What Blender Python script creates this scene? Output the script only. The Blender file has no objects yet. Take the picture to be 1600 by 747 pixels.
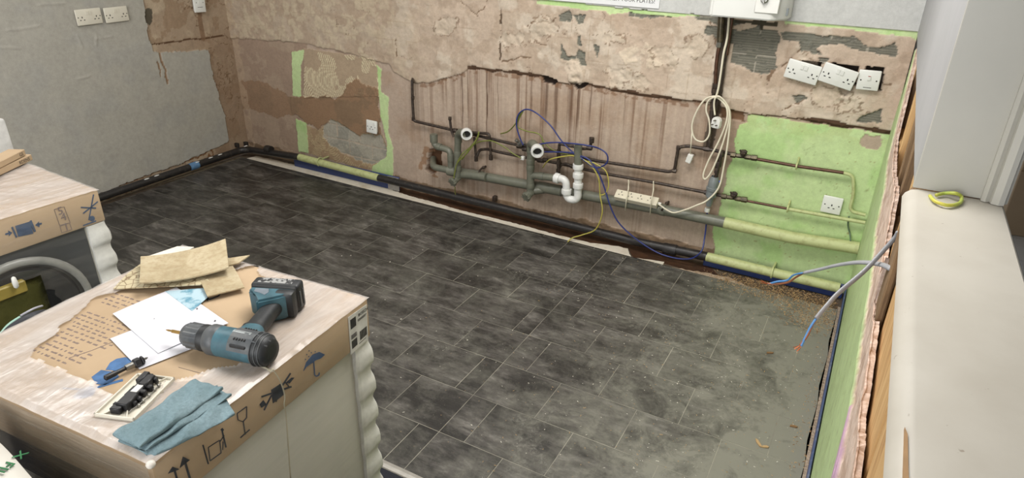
import bpy, bmesh, math, random
import numpy as np
from mathutils import Vector, Matrix
C = bpy.context.scene.collection
sc = bpy.context.scene
PI = math.pi
# ------------------------------------------------------------------ camera
YAW, PITCH, ROLL, FPX, CAMZ = -.4943, .4517, .0203, 1047.5, 1.68
def _axes():
    cy, sy = math.cos(YAW), math.sin(YAW); cp, sp = math.cos(PITCH), math.sin(PITCH); cr, sr = math.cos(ROLL), math.sin(ROLL)
    f = np.array([sy*cp, cy*cp, -sp]); r = np.array([cy, -sy, 0.]); u = np.cross(r, f)
    return cr*r+sr*u, -sr*r+cr*u, f
RX, UX, FX = _axes()
cam = bpy.data.objects.new('camera', bpy.data.cameras.new('camera')); C.objects.link(cam)
cam.data.sensor_width = 36; cam.data.lens = FPX*36/1600; cam.data.clip_start = .02
cam.matrix_world = Matrix(((RX[0], UX[0], -FX[0], 0), (RX[1], UX[1], -FX[1], 0), (RX[2], UX[2], -FX[2], CAMZ), (0, 0, 0, 1)))
sc.camera = cam
# ------------------------------------------------------------------ world and lights
w = bpy.data.worlds.new('world'); sc.world = w; w.use_nodes = True
w.node_tree.nodes['Background'].inputs[0].default_value = (.93, .96, 1, 1)
w.node_tree.nodes['Background'].inputs[1].default_value = .55
def area(name, loc, target, size, sizey, power, col):
    l = bpy.data.lights.new(name, 'AREA'); l.shape = 'RECTANGLE'; l.size = size; l.size_y = sizey; l.energy = power; l.color = col
    o = bpy.data.objects.new(name, l); C.objects.link(o); o.location = loc
    o.rotation_euler = (Vector(target)-Vector(loc)).to_track_quat('-Z', 'Y').to_euler(); return o
area('ceiling_area_light', (-.9, 1.75, 2.66), (-.9, 1.75, 0), 1.4, .8, 58, (1, .975, .94))
area('ceiling_area_light', (-2.9, 1.1, 2.66), (-2.9, 1.1, 0), 1.2, .6, 24, (1, .975, .94))  # added fill over the left side to brighten the left wall, no fitting seen
area('ceiling_area_light', (-1.2, -1.8, 2.66), (-1.2, -1.8, 0), 1.4, .8, 26, (1, .975, .94))
area('window_daylight', (-.9, -3.2, 1.7), (-1.6, 3, .9), 2.6, 1.5, 105, (.97, .985, 1))
sc.view_settings.view_transform = 'Standard'; sc.view_settings.look = 'None'; sc.view_settings.gamma = 1
sc.view_settings.use_curve_mapping = False; sc.view_settings.exposure = .12
# ------------------------------------------------------------------ helpers
XL, YB, XR, ZS = -4.11, 3.36, .095, 1.26
def ray(px, py): return ((px-800)*RX-(py-373.5)*UX)/FPX+FX
O = np.array([0, 0, CAMZ])
def W(px, py, off=0.):                       # point on the back wall (off = distance in front of it)
    d = ray(px, py); return Vector(O+d*((YB-off)/d[1]))
def WL(px, py, off=0.):
    d = ray(px, py); return Vector(O+d*((XL+off)/d[0]))
def WR(px, py, off=0.):
    d = ray(px, py); return Vector(O+d*((XR-off)/d[0]))
def F(px, py, z=0.):
    d = ray(px, py); return Vector(O+d*((z-CAMZ)/d[2]))
def lin(c):
    if isinstance(c, (int, float)): c = (c, c, c)
    return tuple(((v/255)/12.92 if v/255 <= .04045 else ((v/255+.055)/1.055)**2.4) for v in c)
def tag(o, label=None, cat=None, group=None, kind=None):
    if label: o['label'] = label
    if cat: o['category'] = cat
    if group: o['group'] = group
    if kind: o['kind'] = kind
    return o
def empty(name, loc=(0, 0, 0), rz=0, label=None, cat=None, group=None):
    o = bpy.data.objects.new(name, None); o.empty_display_size = .05; C.objects.link(o)
    o.location = loc; o.rotation_euler = (0, 0, rz); return tag(o, label, cat, group)
def link(name, me, mat=None, parent=None, smooth=False):
    o = bpy.data.objects.new(name, me); C.objects.link(o)
    if mat: me.materials.append(mat)
    if smooth:
        me.polygons.foreach_set('use_smooth', [True]*len(me.polygons))
    if parent: o.parent = parent
    return o
def obj(name, bm, mat=None, parent=None, smooth=False, sharp=None):
    me = bpy.data.meshes.new(name)
    if sharp is not None:
        bm.normal_update()
        for e in bm.edges:
            if len(e.link_faces) == 2 and e.calc_face_angle(0) > math.radians(sharp): e.smooth = False
        smooth = True
    bm.to_mesh(me); bm.free(); return link(name, me, mat, parent, smooth)
def BM(): return bmesh.new()
def add_box(bm, lo, hi, bev=0, M=None, seg=1):
    r = bmesh.ops.create_cube(bm, size=1); vs = r['verts']
    lo = Vector(lo); hi = Vector(hi); c = (lo+hi)/2; s = hi-lo
    for v in vs: v.co = Vector((v.co.x*s.x, v.co.y*s.y, v.co.z*s.z))+c
    if bev:
        es = list({e for v in vs for e in v.link_edges})
        r = bmesh.ops.bevel(bm, geom=es, offset=bev, segments=seg, affect='EDGES', profile=.5)
        vs = list({v for v in bm.verts if v in set(r['verts'])} | {v for v in vs if v.is_valid})
    if M:
        for v in vs: v.co = M @ v.co
    return vs
def add_prism(bm, pts, z0, z1, M=None):      # pts: 2D outline, extruded z0..z1
    a = [bm.verts.new((p[0], p[1], z0)) for p in pts]; b = [bm.verts.new((p[0], p[1], z1)) for p in pts]
    n = len(pts); area2 = sum(pts[i][0]*pts[(i+1) % n][1]-pts[(i+1) % n][0]*pts[i][1] for i in range(n))
    if area2 < 0: a.reverse(); b.reverse()
    bm.faces.new(list(reversed(a))); bm.faces.new(b)
    for i in range(n):
        j = (i+1) % n; bm.faces.new((a[i], a[j], b[j], b[i]))
    if M:
        for v in a+b: v.co = M @ v.co
    return a+b
def catmull(P, n=6):
    P = [Vector(p) for p in P]; out = []
    for i in range(len(P)-1):
        p0 = P[max(i-1, 0)]; p1 = P[i]; p2 = P[i+1]; p3 = P[min(i+2, len(P)-1)]
        for k in range(n):
            t = k/n; out.append(.5*((2*p1)+(-p0+p2)*t+(2*p0-5*p1+4*p2-p3)*t*t+(-p0+3*p1-3*p2+p3)*t**3))
    out.append(P[-1]); return out
def fillet(P, r, n=5):                       # round the corners of a polyline
    P = [Vector(p) for p in P]; out = [P[0]]
    for i in range(1, len(P)-1):
        a, b, c = P[i-1], P[i], P[i+1]; u = (a-b); v = (c-b)
        d = min(r, u.length*.49, v.length*.49); p = b+u.normalized()*d; q = b+v.normalized()*d
        for k in range(n+1):
            t = k/n; out.append((1-t)**2*p+2*t*(1-t)*b+t*t*q)
    out.append(P[-1]); return out
def add_tube(bm, P, r, seg=10, caps=True, flat=1.0):
    P = [Vector(p) for p in P]; n = len(P); R = r if isinstance(r, (list, tuple)) else [r]*n
    rings = []; t = (P[1]-P[0]).normalized(); a = t.orthogonal().normalized()
    for i in range(n):
        t = ((P[min(i+1, n-1)]-P[max(i-1, 0)])).normalized()
        a = (a-t*a.dot(t)); a = a.normalized() if a.length > 1e-6 else t.orthogonal().normalized(); b = t.cross(a)
        rings.append([bm.verts.new(P[i]+(a*math.cos(2*PI*k/seg)+b*math.sin(2*PI*k/seg)*flat)*R[i]) for k in range(seg)])
    for i in range(n-1):
        for k in range(seg):
            j = (k+1) % seg; bm.faces.new((rings[i][k], rings[i][j], rings[i+1][j], rings[i+1][k]))
    if caps:
        bm.faces.new(list(reversed(rings[0]))); bm.faces.new(rings[-1])
    return [v for g in rings for v in g]
def add_lathe(bm, prof, seg=16, M=None, caps=True):   # prof: (r, z)
    rings = [[bm.verts.new((r*math.cos(2*PI*k/seg), r*math.sin(2*PI*k/seg), z)) for k in range(seg)] for r, z in prof]
    for i in range(len(rings)-1):
        for k in range(seg):
            j = (k+1) % seg; bm.faces.new((rings[i][k], rings[i][j], rings[i+1][j], rings[i+1][k]))
    if caps: bm.faces.new(list(reversed(rings[0]))); bm.faces.new(rings[-1])
    vs = [v for g in rings for v in g]
    if M:
        for v in vs: v.co = M @ v.co
    return vs
def frame(p, d):                             # matrix with z along d at p
    return Matrix.Translation(Vector(p)) @ Vector(d).to_track_quat('Z', 'Y').to_matrix().to_4x4()
def tube(name, P, r, mat, parent=None, seg=10, flat=1.0):
    b = BM(); add_tube(b, P, r, seg, True, flat); return obj(name, b, mat, parent, sharp=50)
# ---- numpy noise
def vnoise(x, y, seed=0):
    rs = np.random.RandomState(seed); L = rs.rand(256, 256)
    xi = np.floor(x).astype(int); yi = np.floor(y).astype(int); fx = x-xi; fy = y-yi
    fx = fx*fx*(3-2*fx); fy = fy*fy*(3-2*fy)
    a = L[xi % 256, yi % 256]; b = L[(xi+1) % 256, yi % 256]; c = L[xi % 256, (yi+1) % 256]; d = L[(xi+1) % 256, (yi+1) % 256]
    return (a*(1-fx)+b*fx)*(1-fy)+(c*(1-fx)+d*fx)*fy
def fbm(x, y, f=1, o=4, seed=0):
    s = 0; A = 1; T = 0
    for k in range(o):
        s = s+A*vnoise(x*f, y*f, seed+k); T += A; A *= .5; f *= 2.03
    return s/T
def sm(a, b, x):
    t = np.clip((x-a)/(b-a), 0, 1); return t*t*(3-2*t)
def inpoly(X, Z, poly):
    r = np.zeros(X.shape, bool); n = len(poly)
    for i in range(n):
        x0, z0 = poly[i]; x1, z1 = poly[(i+1) % n]
        if z0 == z1: continue
        c = ((z0 > Z) != (z1 > Z)) & (X < (x1-x0)*(Z-z0)/(z1-z0)+x0); r ^= c
    return r
def dline(X, Z, P):
    d = np.full(X.shape, 9.)
    for (x0, z0), (x1, z1) in zip(P[:-1], P[1:]):
        dx, dz = x1-x0, z1-z0; L = dx*dx+dz*dz+1e-12; t = np.clip(((X-x0)*dx+(Z-z0)*dz)/L, 0, 1)
        d = np.minimum(d, np.hypot(X-x0-t*dx, Z-z0-t*dz))
    return d
# ---- node materials
class N:
    def __init__(s, name):
        s.m = bpy.data.materials.new(name); s.m.use_nodes = True; s.t = s.m.node_tree; s.b = s.t.nodes['Principled BSDF']
    def n(s, typ, **k):
        o = s.t.nodes.new(typ)
        for a, v in k.items(): setattr(o, a, v)
        return o
    def l(s, a, b): s.t.links.new(a, b)
    def coord(s, kind='Object', scale=(1, 1, 1), rnd=False):
        if kind == 'World': src = s.n('ShaderNodeNewGeometry').outputs['Position']
        else: src = s.n('ShaderNodeTexCoord').outputs[kind]
        mp = s.n('ShaderNodeMapping'); mp.inputs['Scale'].default_value = scale; s.l(src, mp.inputs[0])
        if rnd:
            oi = s.n('ShaderNodeObjectInfo'); m = s.n('ShaderNodeMath', operation='MULTIPLY'); m.inputs[1].default_value = 97
            s.l(oi.outputs['Random'], m.inputs[0]); s.l(m.outputs[0], mp.inputs['Location'])
        return mp.outputs[0]
    def noise(s, co, sc=5, det=6, rough=.6, dist=0):
        o = s.n('ShaderNodeTexNoise'); o.inputs['Scale'].default_value = sc; o.inputs['Detail'].default_value = det
        o.inputs['Roughness'].default_value = rough; o.inputs['Distortion'].default_value = dist; s.l(co, o.inputs['Vector']); return o.outputs['Fac']
    def ramp(s, fac, stops):
        r = s.n('ShaderNodeValToRGB'); e = r.color_ramp.elements
        while len(e) < len(stops): e.new(.5)
        for i, (p, c) in enumerate(stops):
            e[i].position = p; e[i].color = (*lin(c), 1) if not isinstance(c, float) else (c, c, c, 1)
        s.l(fac, r.inputs[0]); return r.outputs[0]
    def mix(s, fac, a, b, mode='MIX'):
        o = s.n('ShaderNodeMix', data_type='RGBA', blend_type=mode)
        for v, i in ((fac, 0), (a, 6), (b, 7)):
            if hasattr(v, 'is_output'): s.l(v, o.inputs[i])
            else: o.inputs[i].default_value = v if i == 0 else (*lin(v), 1)
        return o.outputs[2]
    def math(s, op, a, b=0., cl=False):
        o = s.n('ShaderNodeMath', operation=op, use_clamp=cl)
        for v, i in ((a, 0), (b, 1)):
            if hasattr(v, 'is_output'): s.l(v, o.inputs[i])
            else: o.inputs[i].default_value = v
        return o.outputs[0]
    def bump(s, h, st=.3, d=.01):
        o = s.n('ShaderNodeBump'); o.inputs['Strength'].default_value = st; o.inputs['Distance'].default_value = d
        s.l(h, o.inputs['Height']); s.l(o.outputs[0], s.b.inputs['Normal']); return o
    def col(s, c): s.l(c, s.b.inputs['Base Color']) if hasattr(c, 'is_output') else setattr(s.b.inputs['Base Color'], 'default_value', (*lin(c), 1))
    def set(s, **k):
        for a, v in k.items():
            i = s.b.inputs[a.replace('_', ' ')]
            if hasattr(v, 'is_output'): s.l(v, i)
            else: i.default_value = v
        return s
def simple(name, c, rough=.5, metal=0., var=.12, sc=30, bump=.1, c2=None, dist=.002, spec=.5, thr=(.35, .7)):
    n = N(name); co = n.coord(); f = n.noise(co, sc, 5)
    c = (c, c, c) if isinstance(c, (int, float)) else c
    d = c2 if c2 else tuple(v*(1-var) for v in c)
    n.col(n.ramp(f, [(thr[0], c), (thr[1], d)])); n.set(Roughness=rough, Metallic=metal)
    n.b.inputs['Specular IOR Level'].default_value = spec
    if bump: n.bump(n.noise(co, sc*3, 4), bump, dist)
    return n.m
# ------------------------------------------------------------------ wall relief meshes with generated colour layers
def vcol_mat(name, rough=.85, bump=.25, sc=60, spec=.3):
    n = N(name); a = n.n('ShaderNodeAttribute', attribute_name='layer'); co = n.coord('World')
    f = n.noise(co, sc, 10, .78); g = n.noise(co, 9, 8, .7); h = n.noise(co, 220, 3, .6)
    v = n.math('ADD', n.math('MULTIPLY', f, .8), n.math('MULTIPLY', g, .5)); v = n.math('ADD', v, n.math('MULTIPLY', h, .25)); v = n.math('ADD', v, .22)
    mx = n.n('ShaderNodeMix', data_type='RGBA', blend_type='MULTIPLY'); mx.inputs[0].default_value = .8
    n.l(a.outputs['Color'], mx.inputs[6]); cb = n.n('ShaderNodeCombineColor')
    for i in range(3): n.l(v, cb.inputs[i])
    n.l(cb.outputs[0], mx.inputs[7]); n.col(mx.outputs[2]); n.set(Roughness=rough); n.b.inputs['Specular IOR Level'].default_value = spec
    n.bump(n.noise(co, sc, 9, .75), bump*2, .006); return n.m
M_plaster = vcol_mat('stripped_plaster', .85, .3, 45); M_green = vcol_mat('green_wall_paint', .5, .1, 40, .4)
M_paint = vcol_mat('grey_wall_paint', .55, .08, 40, .4); M_adh = vcol_mat('grey_tile_adhesive', .8, .4)
def grid_wall(names, U, V, P, col, cls, mats, kind='structure'):
    """P: (nu,nv,3) points, col: (nu,nv,3) linear, cls: face classes (nu-1,nv-1). First name is the wall, the others its children."""
    nu, nv = len(U), len(V); idx = np.arange(nu*nv).reshape(nu, nv); root = None
    for c, nm in enumerate(names):
        m = cls == c
        if not m.any(): continue
        a, b, d, e = idx[:-1, :-1][m], idx[1:, :-1][m], idx[1:, 1:][m], idx[:-1, 1:][m]
        q = np.stack([a, b, d, e], 1); uq, inv = np.unique(q, return_inverse=True); inv = inv.reshape(-1)
        me = bpy.data.meshes.new(nm); me.vertices.add(len(uq)); me.vertices.foreach_set('co', P.reshape(-1, 3)[uq].astype('f').ravel())
        nf = len(q); me.loops.add(nf*4); me.loops.foreach_set('vertex_index', inv.astype('i')); me.polygons.add(nf)
        me.polygons.foreach_set('loop_start', np.arange(nf, dtype='i')*4); me.polygons.foreach_set('loop_total', np.full(nf, 4, 'i')); me.update()
        at = me.color_attributes.new('layer', 'FLOAT_COLOR', 'POINT'); cc = np.ones((len(uq), 4), 'f'); cc[:, :3] = col.reshape(-1, 3)[uq]
        at.data.foreach_set('color', cc.ravel()); o = link(nm, me, mats[c], None, True)
        if root is None: root = o; tag(o, kind=kind)
        else: o.parent = root
    return root
def lay(col, mask, c, hard=1.):
    m = (np.clip(mask.astype(float), 0, 1)*hard)[..., None]; return col*(1-m)+np.array(lin(c))*m
def pw(P): return [(W(*p).x, W(*p).z) for p in P]
# --- back wall
gx = np.arange(XL-.022, XR+.004, .0055); gz = np.concatenate([np.arange(0, 1.5, .0055), [1.8, 2.7]])
X, Z = np.meshgrid(gx, gz, indexing='ij')
wx = (fbm(X, Z, 22, 4, 3)-.5)*.05; wz = (fbm(X, Z, 22, 4, 13)-.5)*.05
Xw, Zw = X+wx, Z+wz; Xs, Zs = X+wx*.35, Z+wz*.35
def R(P, amt=1.): return inpoly(X+wx*amt, Z+wz*amt, pw(P))
bl = [(340, 58), (380, 60), (468, 66), (541, 82), (601, 98), (609, 100), (617, 112), (641, 127), (669, 130), (721, 116), (733, 106), (814, 115), (846, 120), (876, 130), (919, 133), (1010, 150), (1060, 157), (1110, 162), (1160, 178), (1250, 186), (1390, 208), (1500, 230)]
upper = R(bl+[(1600, -900), (0, -900)], .4)
n1 = fbm(X, Z, 7, 5, 21); n2 = fbm(X, Z, 26, 4, 31); n3 = fbm(X, Z, 3, 3, 41)
hgt = np.zeros(X.shape)
col = np.zeros(X.shape+(3,))+np.array(lin((174, 155, 138)))
col = lay(col, sm(.45, .7, n1), (160, 136, 115), .7)
# upper layer: mottled cream and tan with a ghost grid of removed tiles
uc = np.zeros_like(col)+np.array(lin((188, 169, 150)))
uc = lay(uc, sm(.5, .6, n1), (200, 186, 168), .8); uc = lay(uc, sm(.52, .62, fbm(X, Z, 14, 4, 51)), (170, 150, 130), .6)
xl = sm(-2.2, -3.0, X); uc = lay(uc, xl, (158, 138, 116), .6); uc = lay(uc, xl*sm(.5, .58, n2), (186, 170, 146), .8)  # browner mottling to the left, with the room's dimmer light partly painted in
cracks = (np.abs(fbm(X, Z, 5, 5, 61)-.5) < .003) & (fbm(X, Z, 4, 3, 62) > .5)
uc = lay(uc, cracks & (n3 > .48), (112, 92, 74), .7)
gr = (np.minimum(np.abs((X+wx*.1+.02) % .108-.054), np.abs((Z+wz*.1-.012*X+.02) % .108-.054)) < .0028)
uc = lay(uc, gr & (n2 > .5) & (n1 > .45), (158, 136, 114), .4)
col = np.where(upper[..., None], uc, col); hgt += upper*.009*sm(0, .01, np.abs(n1))
hgt += upper*(.004*(n2-.5)*2+.006*(n1-.5)*2); hgt -= upper*cracks*.0015
seam = [(783, 14), (784, 50), (782, 92)]; sd = dline(Xs, Zs, pw(seam)); col = lay(col, (sd < .006) & (n2 > .42), (95, 78, 62)); hgt -= (sd < .005)*.004
for P in ([(720, 0), (733, 12), (748, 24)], [(748, 20), (757, 14), (760, 0)], [(620, 60), (621, 88)], [(1105, 30), (1118, 60), (1116, 92)], [(1220, 105), (1235, 90), (1250, 76)], [(785, 95), (800, 92), (815, 86), (830, 88)], [(822, 40), (832, 32), (860, 36), (868, 30)], [(840, 50), (842, 66), (856, 70)], [(1213, 108), (1204, 118), (1198, 130)], [(1225, 175), (1240, 162), (1256, 158)], [(1340, 110), (1365, 122), (1390, 130)]):
    d = dline(X+wx*.8, Z+wz*.8, pw(P)); col = lay(col, (d < .0036) & (n2 > .44), (126, 104, 84)); hgt -= (d < .005)*.003
# lower left: darker pinkish coat
ll = inpoly(X, Z, pw([(340, 40), (380, 60), (480, 68), (476, 300), (340, 300)])) & ~upper
col = lay(col, ll, (152, 130, 112), .9); col = lay(col, ll & (n1 > .55), (166, 146, 126), .7)
pane = R([(475, 75), (586, 92), (593, 137), (594, 150), (475, 153)], .25)
col = lay(col, pane, (166, 146, 122)); hgt += pane*.003
c0 = pw([(500, 160)])[0]; c1 = pw([(560, 130)])[0]
arc = np.sin(np.hypot(X-c0[0], (Z-c0[1])*1.0+wz*.3)*2*PI/.016); arc2 = np.sin(np.hypot(X-c1[0]-.03, Z-c1[1]+.02+wx*.3)*2*PI/.015)
am = np.where(n3 > .5, arc, arc2); comb = pane & (am > .1) & (fbm(X, Z, 9, 3, 77) > .42); col = lay(col, comb, (205, 192, 160)); hgt += comb*.003
brown = R([(340, 140), (370, 131), (388, 125), (410, 128), (428, 137), (453, 149), (499, 152), (533, 151), (542, 134), (561, 121), (573, 131), (592, 140), (593, 177), (595, 211), (582, 209), (555, 208), (542, 197), (518, 183), (508, 195), (496, 202), (481, 195), (465, 177), (431, 183), (398, 171), (370, 168), (340, 170)], 1.)
soft = sm(-3.4, -3.75, X)
col = lay(col, brown, (128, 104, 80), .95); col = lay(col, brown & (n1 > .52), (146, 116, 90), .7); col = lay(col, brown*soft, (150, 124, 102), .5)
brown_up = brown & (X > W(455, 160).x); hgt += brown_up*.004
low = R([(479, 196), (496, 203), (508, 197), (518, 185), (600, 212), (608, 245), (600, 268), (560, 262), (482, 240)], .5) & ~brown
col = lay(col, low, (158, 134, 106)); lc = low & (np.sin(np.hypot(X-c0[0], Z-c0[1]+.2+wz*.4)*2*PI/.014) > .2) & (n2 > .45); col = lay(col, lc, (180, 162, 128)); hgt += lc*.003
blk = R([(508, 196), (518, 185), (545, 200), (560, 210), (598, 212), (606, 240), (598, 255), (575, 256), (545, 245), (520, 232), (505, 215)], 1.) & ~brown
col = lay(col, blk, (148, 144, 132)); col = lay(col, blk & (n1 > .5), (162, 156, 142)); hgt -= blk*.004
bl2 = blk & ((np.abs((Z+.01*X+.03) % .1-.05) < .003) | (np.abs((X+(np.floor((Z+.03)/.1) % 2)*.1) % .2-.1) < .003)); col = lay(col, bl2, (176, 160, 142)); hgt -= bl2*.002
# drip stained coat
dz = sm(W(610, 120).x-.0, W(700, 120).x, X)*(1-sm(W(1150, 200).x-.03, W(1150, 200).x, X))*(~upper)
top = np.interp(X, *zip(*pw(bl))); below = np.clip(top-Z, 0, 2)
st = fbm(X*150, Z*1.5, 1, 4, 91); st2 = fbm(X*22, Z*.7, 1, 3, 95); strk = sm(.46, .66, st)*sm(.46, .68, st2)
col = lay(col, dz*sm(.5, .3, st)*.9, (190, 172, 152), .35)
col = lay(col, dz*strk*(1-sm(.1, .75, below)*.6), (112, 82, 60), .7)
for px, wd, ln, k in ((722, .006, .35, .8), (731, .004, .3, .6), (761, .006, .5, .9), (778, .004, .28, .6), (830, .004, .3, .6), (855, .012, .25, .7), (870, .014, .3, .6), (893, .02, .22, .5), (905, .012, .26, .7), (925, .006, .2, .7), (832, .003, .25, .5), (980, .004, .2, .5)):
    x0 = W(px, 130).x; xx = np.abs(X-x0+(fbm(X*0, Z, 9, 2, int(px))-.5)*.008); col = lay(col, dz*(1-sm(wd*.4, wd, xx))*(1-sm(ln*.6, ln*1.3, below)), (82, 55, 38), k)
lip = (below < .03) & (dz > .5); col = lay(col, lip*sm(.44, .56, fbm(X, Z, 45, 4, 333)), (124, 92, 68), .7)
edge = [p for p in bl if p[0] > 730 and p[0] < 1400]; ed = dline(Xs, Zs-.004, pw(edge)); thick = .003+.01*sm(.5, .75, fbm(X, Z*0, 5, 3, 99))
col = lay(col, ed < thick, (84, 62, 46)); hgt -= (ed < thick)*.004  # dark line along the broken edge: crack plus its shadow put into the colour
# grey tile adhesive
adh = [[(1140, 41), (1163, 48), (1179, 44), (1190, 38), (1195, 46), (1217, 46.5), (1220, 57), (1216, 73), (1211, 97), (1214, 105), (1203, 116), (1177, 111), (1164, 103), (1143, 97), (1143, 84), (1148, 66), (1140, 65)],
       [(1100, 41), (1122, 40), (1122, 63), (1113, 54), (1100, 52)],
       [(1221, 49.5), (1264, 51), (1302, 57.6), (1334, 55), (1352, 69), (1371, 74), (1398, 64), (1406, 80), (1403, 91), (1366, 82), (1352, 78), (1307, 70), (1283, 71), (1272, 76), (1288, 86), (1251, 80), (1249, 67), (1221, 60)],
       [(1280, 90), (1299, 91), (1291, 99), (1281, 99)], [(1340, 187), (1361, 173), (1380, 170), (1378, 192), (1352, 192)], [(1238, 150), (1253, 148), (1262, 155), (1248, 159)],
       [(873, 21), (889, 16), (896, 24), (891, 35), (875, 33)], [(896, 22), (916, 23), (914, 36), (904, 38)], [(879, 68), (877, 92), (892, 93), (905, 99), (915, 104), (914, 80), (905, 75), (899, 88), (887, 87)],
       [(903, 56), (908, 54), (909, 71), (903, 68)], [(928, 69), (938, 72), (934, 90)], [(985, 15), (1045, 20), (1048, 26), (1000, 27), (985, 24)], [(1074, 22), (1140, 28), (1160, 36), (1125, 40), (1090, 29)]]
am = np.zeros(X.shape, bool)
for P in adh: am |= R(P, .55)
col = lay(col, am, (104, 102, 92)); rid = am & (np.sin((Z+.012*n1+.008*np.sin(X*9)+wz*.2)*2*PI/.0125) > .1); col = lay(col, rid, (132, 128, 114), .8); col = lay(col, am & (n1 > .56), (122, 122, 110), .5)
gl = am & (np.minimum(np.abs((X+.0) % .152-.076), np.abs((Z+.035) % .152-.076)) < .003) & (n2 > .45); col = lay(col, gl, (165, 158, 144)); hgt = np.where(am, .001+rid*.0035, hgt)
for P in ([(1150, 33), (1215, 38)], [(1190, 33), (1191, 44)], [(985, 17), (1050, 24)]):
    d = dline(Xs, Zs, pw(P)); col = lay(col, d < .008, (66, 60, 48))
# cut outs: back boxes behind the loose sockets, blown holes
for P, c, dp in (([(1245, 95), (1284, 97), (1281, 120), (1248, 116)], (48, 40, 34), .03), ([(1301, 97), (1342, 105), (1338, 135), (1303, 125)], (48, 40, 34), .03), ([(1354, 103), (1382, 107), (1376, 141), (1352, 138)], (44, 38, 33), .03),
                 ([(1310, 133), (1332, 138), (1320, 152), (1312, 148)], (98, 74, 58), .012), ([(846, 119), (864, 121), (872, 126), (866, 133), (850, 129)], (40, 30, 24), .02), ([(893, 128), (921, 130), (912, 137), (900, 140)], (40, 30, 24), .02),
                 ([(672, 232), (690, 234), (690, 262), (676, 272), (664, 266), (669, 246)], (92, 66, 46), .04), ([(1124, 168), (1162, 176), (1162, 190), (1126, 184)], (112, 84, 62), .008)):
    m = R(P, .3); col = lay(col, m, c); hgt = np.where(m, -dp, hgt)
d = dline(Xs, Zs, pw([(1134, 30), (1126, 100), (1118, 170), (1106, 228)])); col = lay(col, (d < .024), (72, 62, 52), .85); hgt = np.where(d < .022, -.004, hgt)
rub = dline(Xs, Zs, pw([(668, 236), (660, 262), (684, 272)])) < .03; col = lay(col, rub & (n2 > .47) & ~upper, (146, 112, 84), .8)
patch = dline(Xw, Zw, pw([(985, 88), (1000, 80), (1022, 96)])) < .045; col = lay(col, patch & (n2 > .45), (206, 190, 168), .8); hgt += patch*(n2-.4)*.012
patch = dline(Xw, Zw, pw([(895, 105), (900, 118)])) < .045; col = lay(col, patch, (206, 190, 170), .8); hgt += patch*(n2-.4)*.03*(~am)
for px, py, r_ in ((800, 60, .05), (845, 45, .06), (1040, 92, .045), (970, 120, .04), (960, 60, .035), (1085, 70, .04), (700, 40, .06), (1250, 105, .05), (1330, 165, .05), (1300, 150, .06), (1000, 130, .035)):
    q_ = pw([(px, py)])[0]; dd_ = np.hypot((X-q_[0])*.75+wx*2.2, Z-q_[1]+wz*2.2); m = (dd_ < r_) & upper & ~am; ed_ = (np.abs(dd_-r_) < .0032) & upper & ~am & (n2 > .42)
    col = lay(col, m, (204, 190, 170), .45); col = lay(col, ed_, (128, 106, 86), .75); hgt += m*(n2-.55)*.016
# green paint
gp = R([(1168, 178), (1387, 210), (1440, 225), (1440, 520), (1110, 420), (1118, 403), (1114, 358), (1127, 321), (1136, 267), (1150, 239), (1148, 221), (1155, 194), (1168, 191)], .3) & (Z < 1.2)
gs = R([(456, 81), (476, 78), (474, 92), (470, 100), (471, 151), (458, 149)], .2) | R([(462, 185), (479, 192), (481, 214), (482, 239), (467, 237)], .3) | R([(588, 100), (596, 109), (595, 143), (607, 152), (607, 208), (615, 232), (614, 285), (580, 272), (582, 260), (604, 245), (605, 220), (595, 183), (592, 137)], .25)
gt = R([(840, 0), (867, 0), (985, 14), (1105, 24), (1069, 25), (1047, 26), (985, 19), (953, 22), (948, 17), (914, 15), (882, 10), (840, 6)], .1) | R([(1225, 30), (1440, 48), (1440, 66), (1425, 58), (1385, 53), (1300, 42), (1228, 38)], .25)
scr = R([(1341, 221), (1350, 212), (1378, 210), (1369, 232), (1345, 230)], .7)
green = (gp | gs | gt) & ~scr
gc = np.zeros_like(col)+np.array(lin((186, 205, 150))); gc = lay(gc, sm(.45, .65, n1), (160, 194, 120), .6)
flk = (fbm(X, Z, 90, 2, 7) > .85) & gp; gc = lay(gc, flk, (150, 140, 92), .8); gc = lay(gc, cracks & (n2 > .55), (140, 152, 104), .5)
topf = gp*sm(-.0, .12, Z-(np.interp(X, *zip(*pw([(1150, 215), (1390, 250)]))))); gc = lay(gc, topf*(n2 > .5), (176, 188, 130), .6)
col = np.where(green[..., None], gc, col); hgt = np.where(green, .003+.001*n1, hgt)
# grey paint above the dado
pl = np.interp(X, *zip(*pw([(300, -52), (850, -1), (924, 6.7), (985, 14), (1069, 21), (1105, 24), (1230, 33), (1437, 50), (1500, 55)])))
pnt = (Z+wz*.12) > pl; col = np.where(pnt[..., None], np.array(lin((186, 186, 182))), col); hgt = np.where(pnt, .010, hgt)
# foot of the wall: rubble and damp brown
ft = Z < .05+.05*n1; col = lay(col, ft & ~green, (120, 98, 74), .8); hgt += ft*(n2-.4)*.02*(~green)
# corner streak
cs = (X < XL+.07); col = lay(col, cs & (n2 > .42), (182, 160, 134), .5)
P3 = np.stack([X, YB-hgt, Z], 2)
fc = lambda m: (m[:-1, :-1] & m[1:, :-1] & m[1:, 1:] & m[:-1, 1:])
cls = np.zeros((len(gx)-1, len(gz)-1), int); cls[fc(am)] = 3; cls[fc(brown_up)] = 4; cls[fc(pane)] = 5; cls[fc(green)] = 1; cls[fc(pnt)] = 2
wall_back = grid_wall(['wall_back', 'green_paint', 'grey_paint', 'tile_adhesive', 'brown_plaster_patch', 'combed_adhesive_patch'], gx, gz, P3, col, cls, [M_plaster, M_green, M_paint, M_adh, M_plaster, M_plaster])
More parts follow.
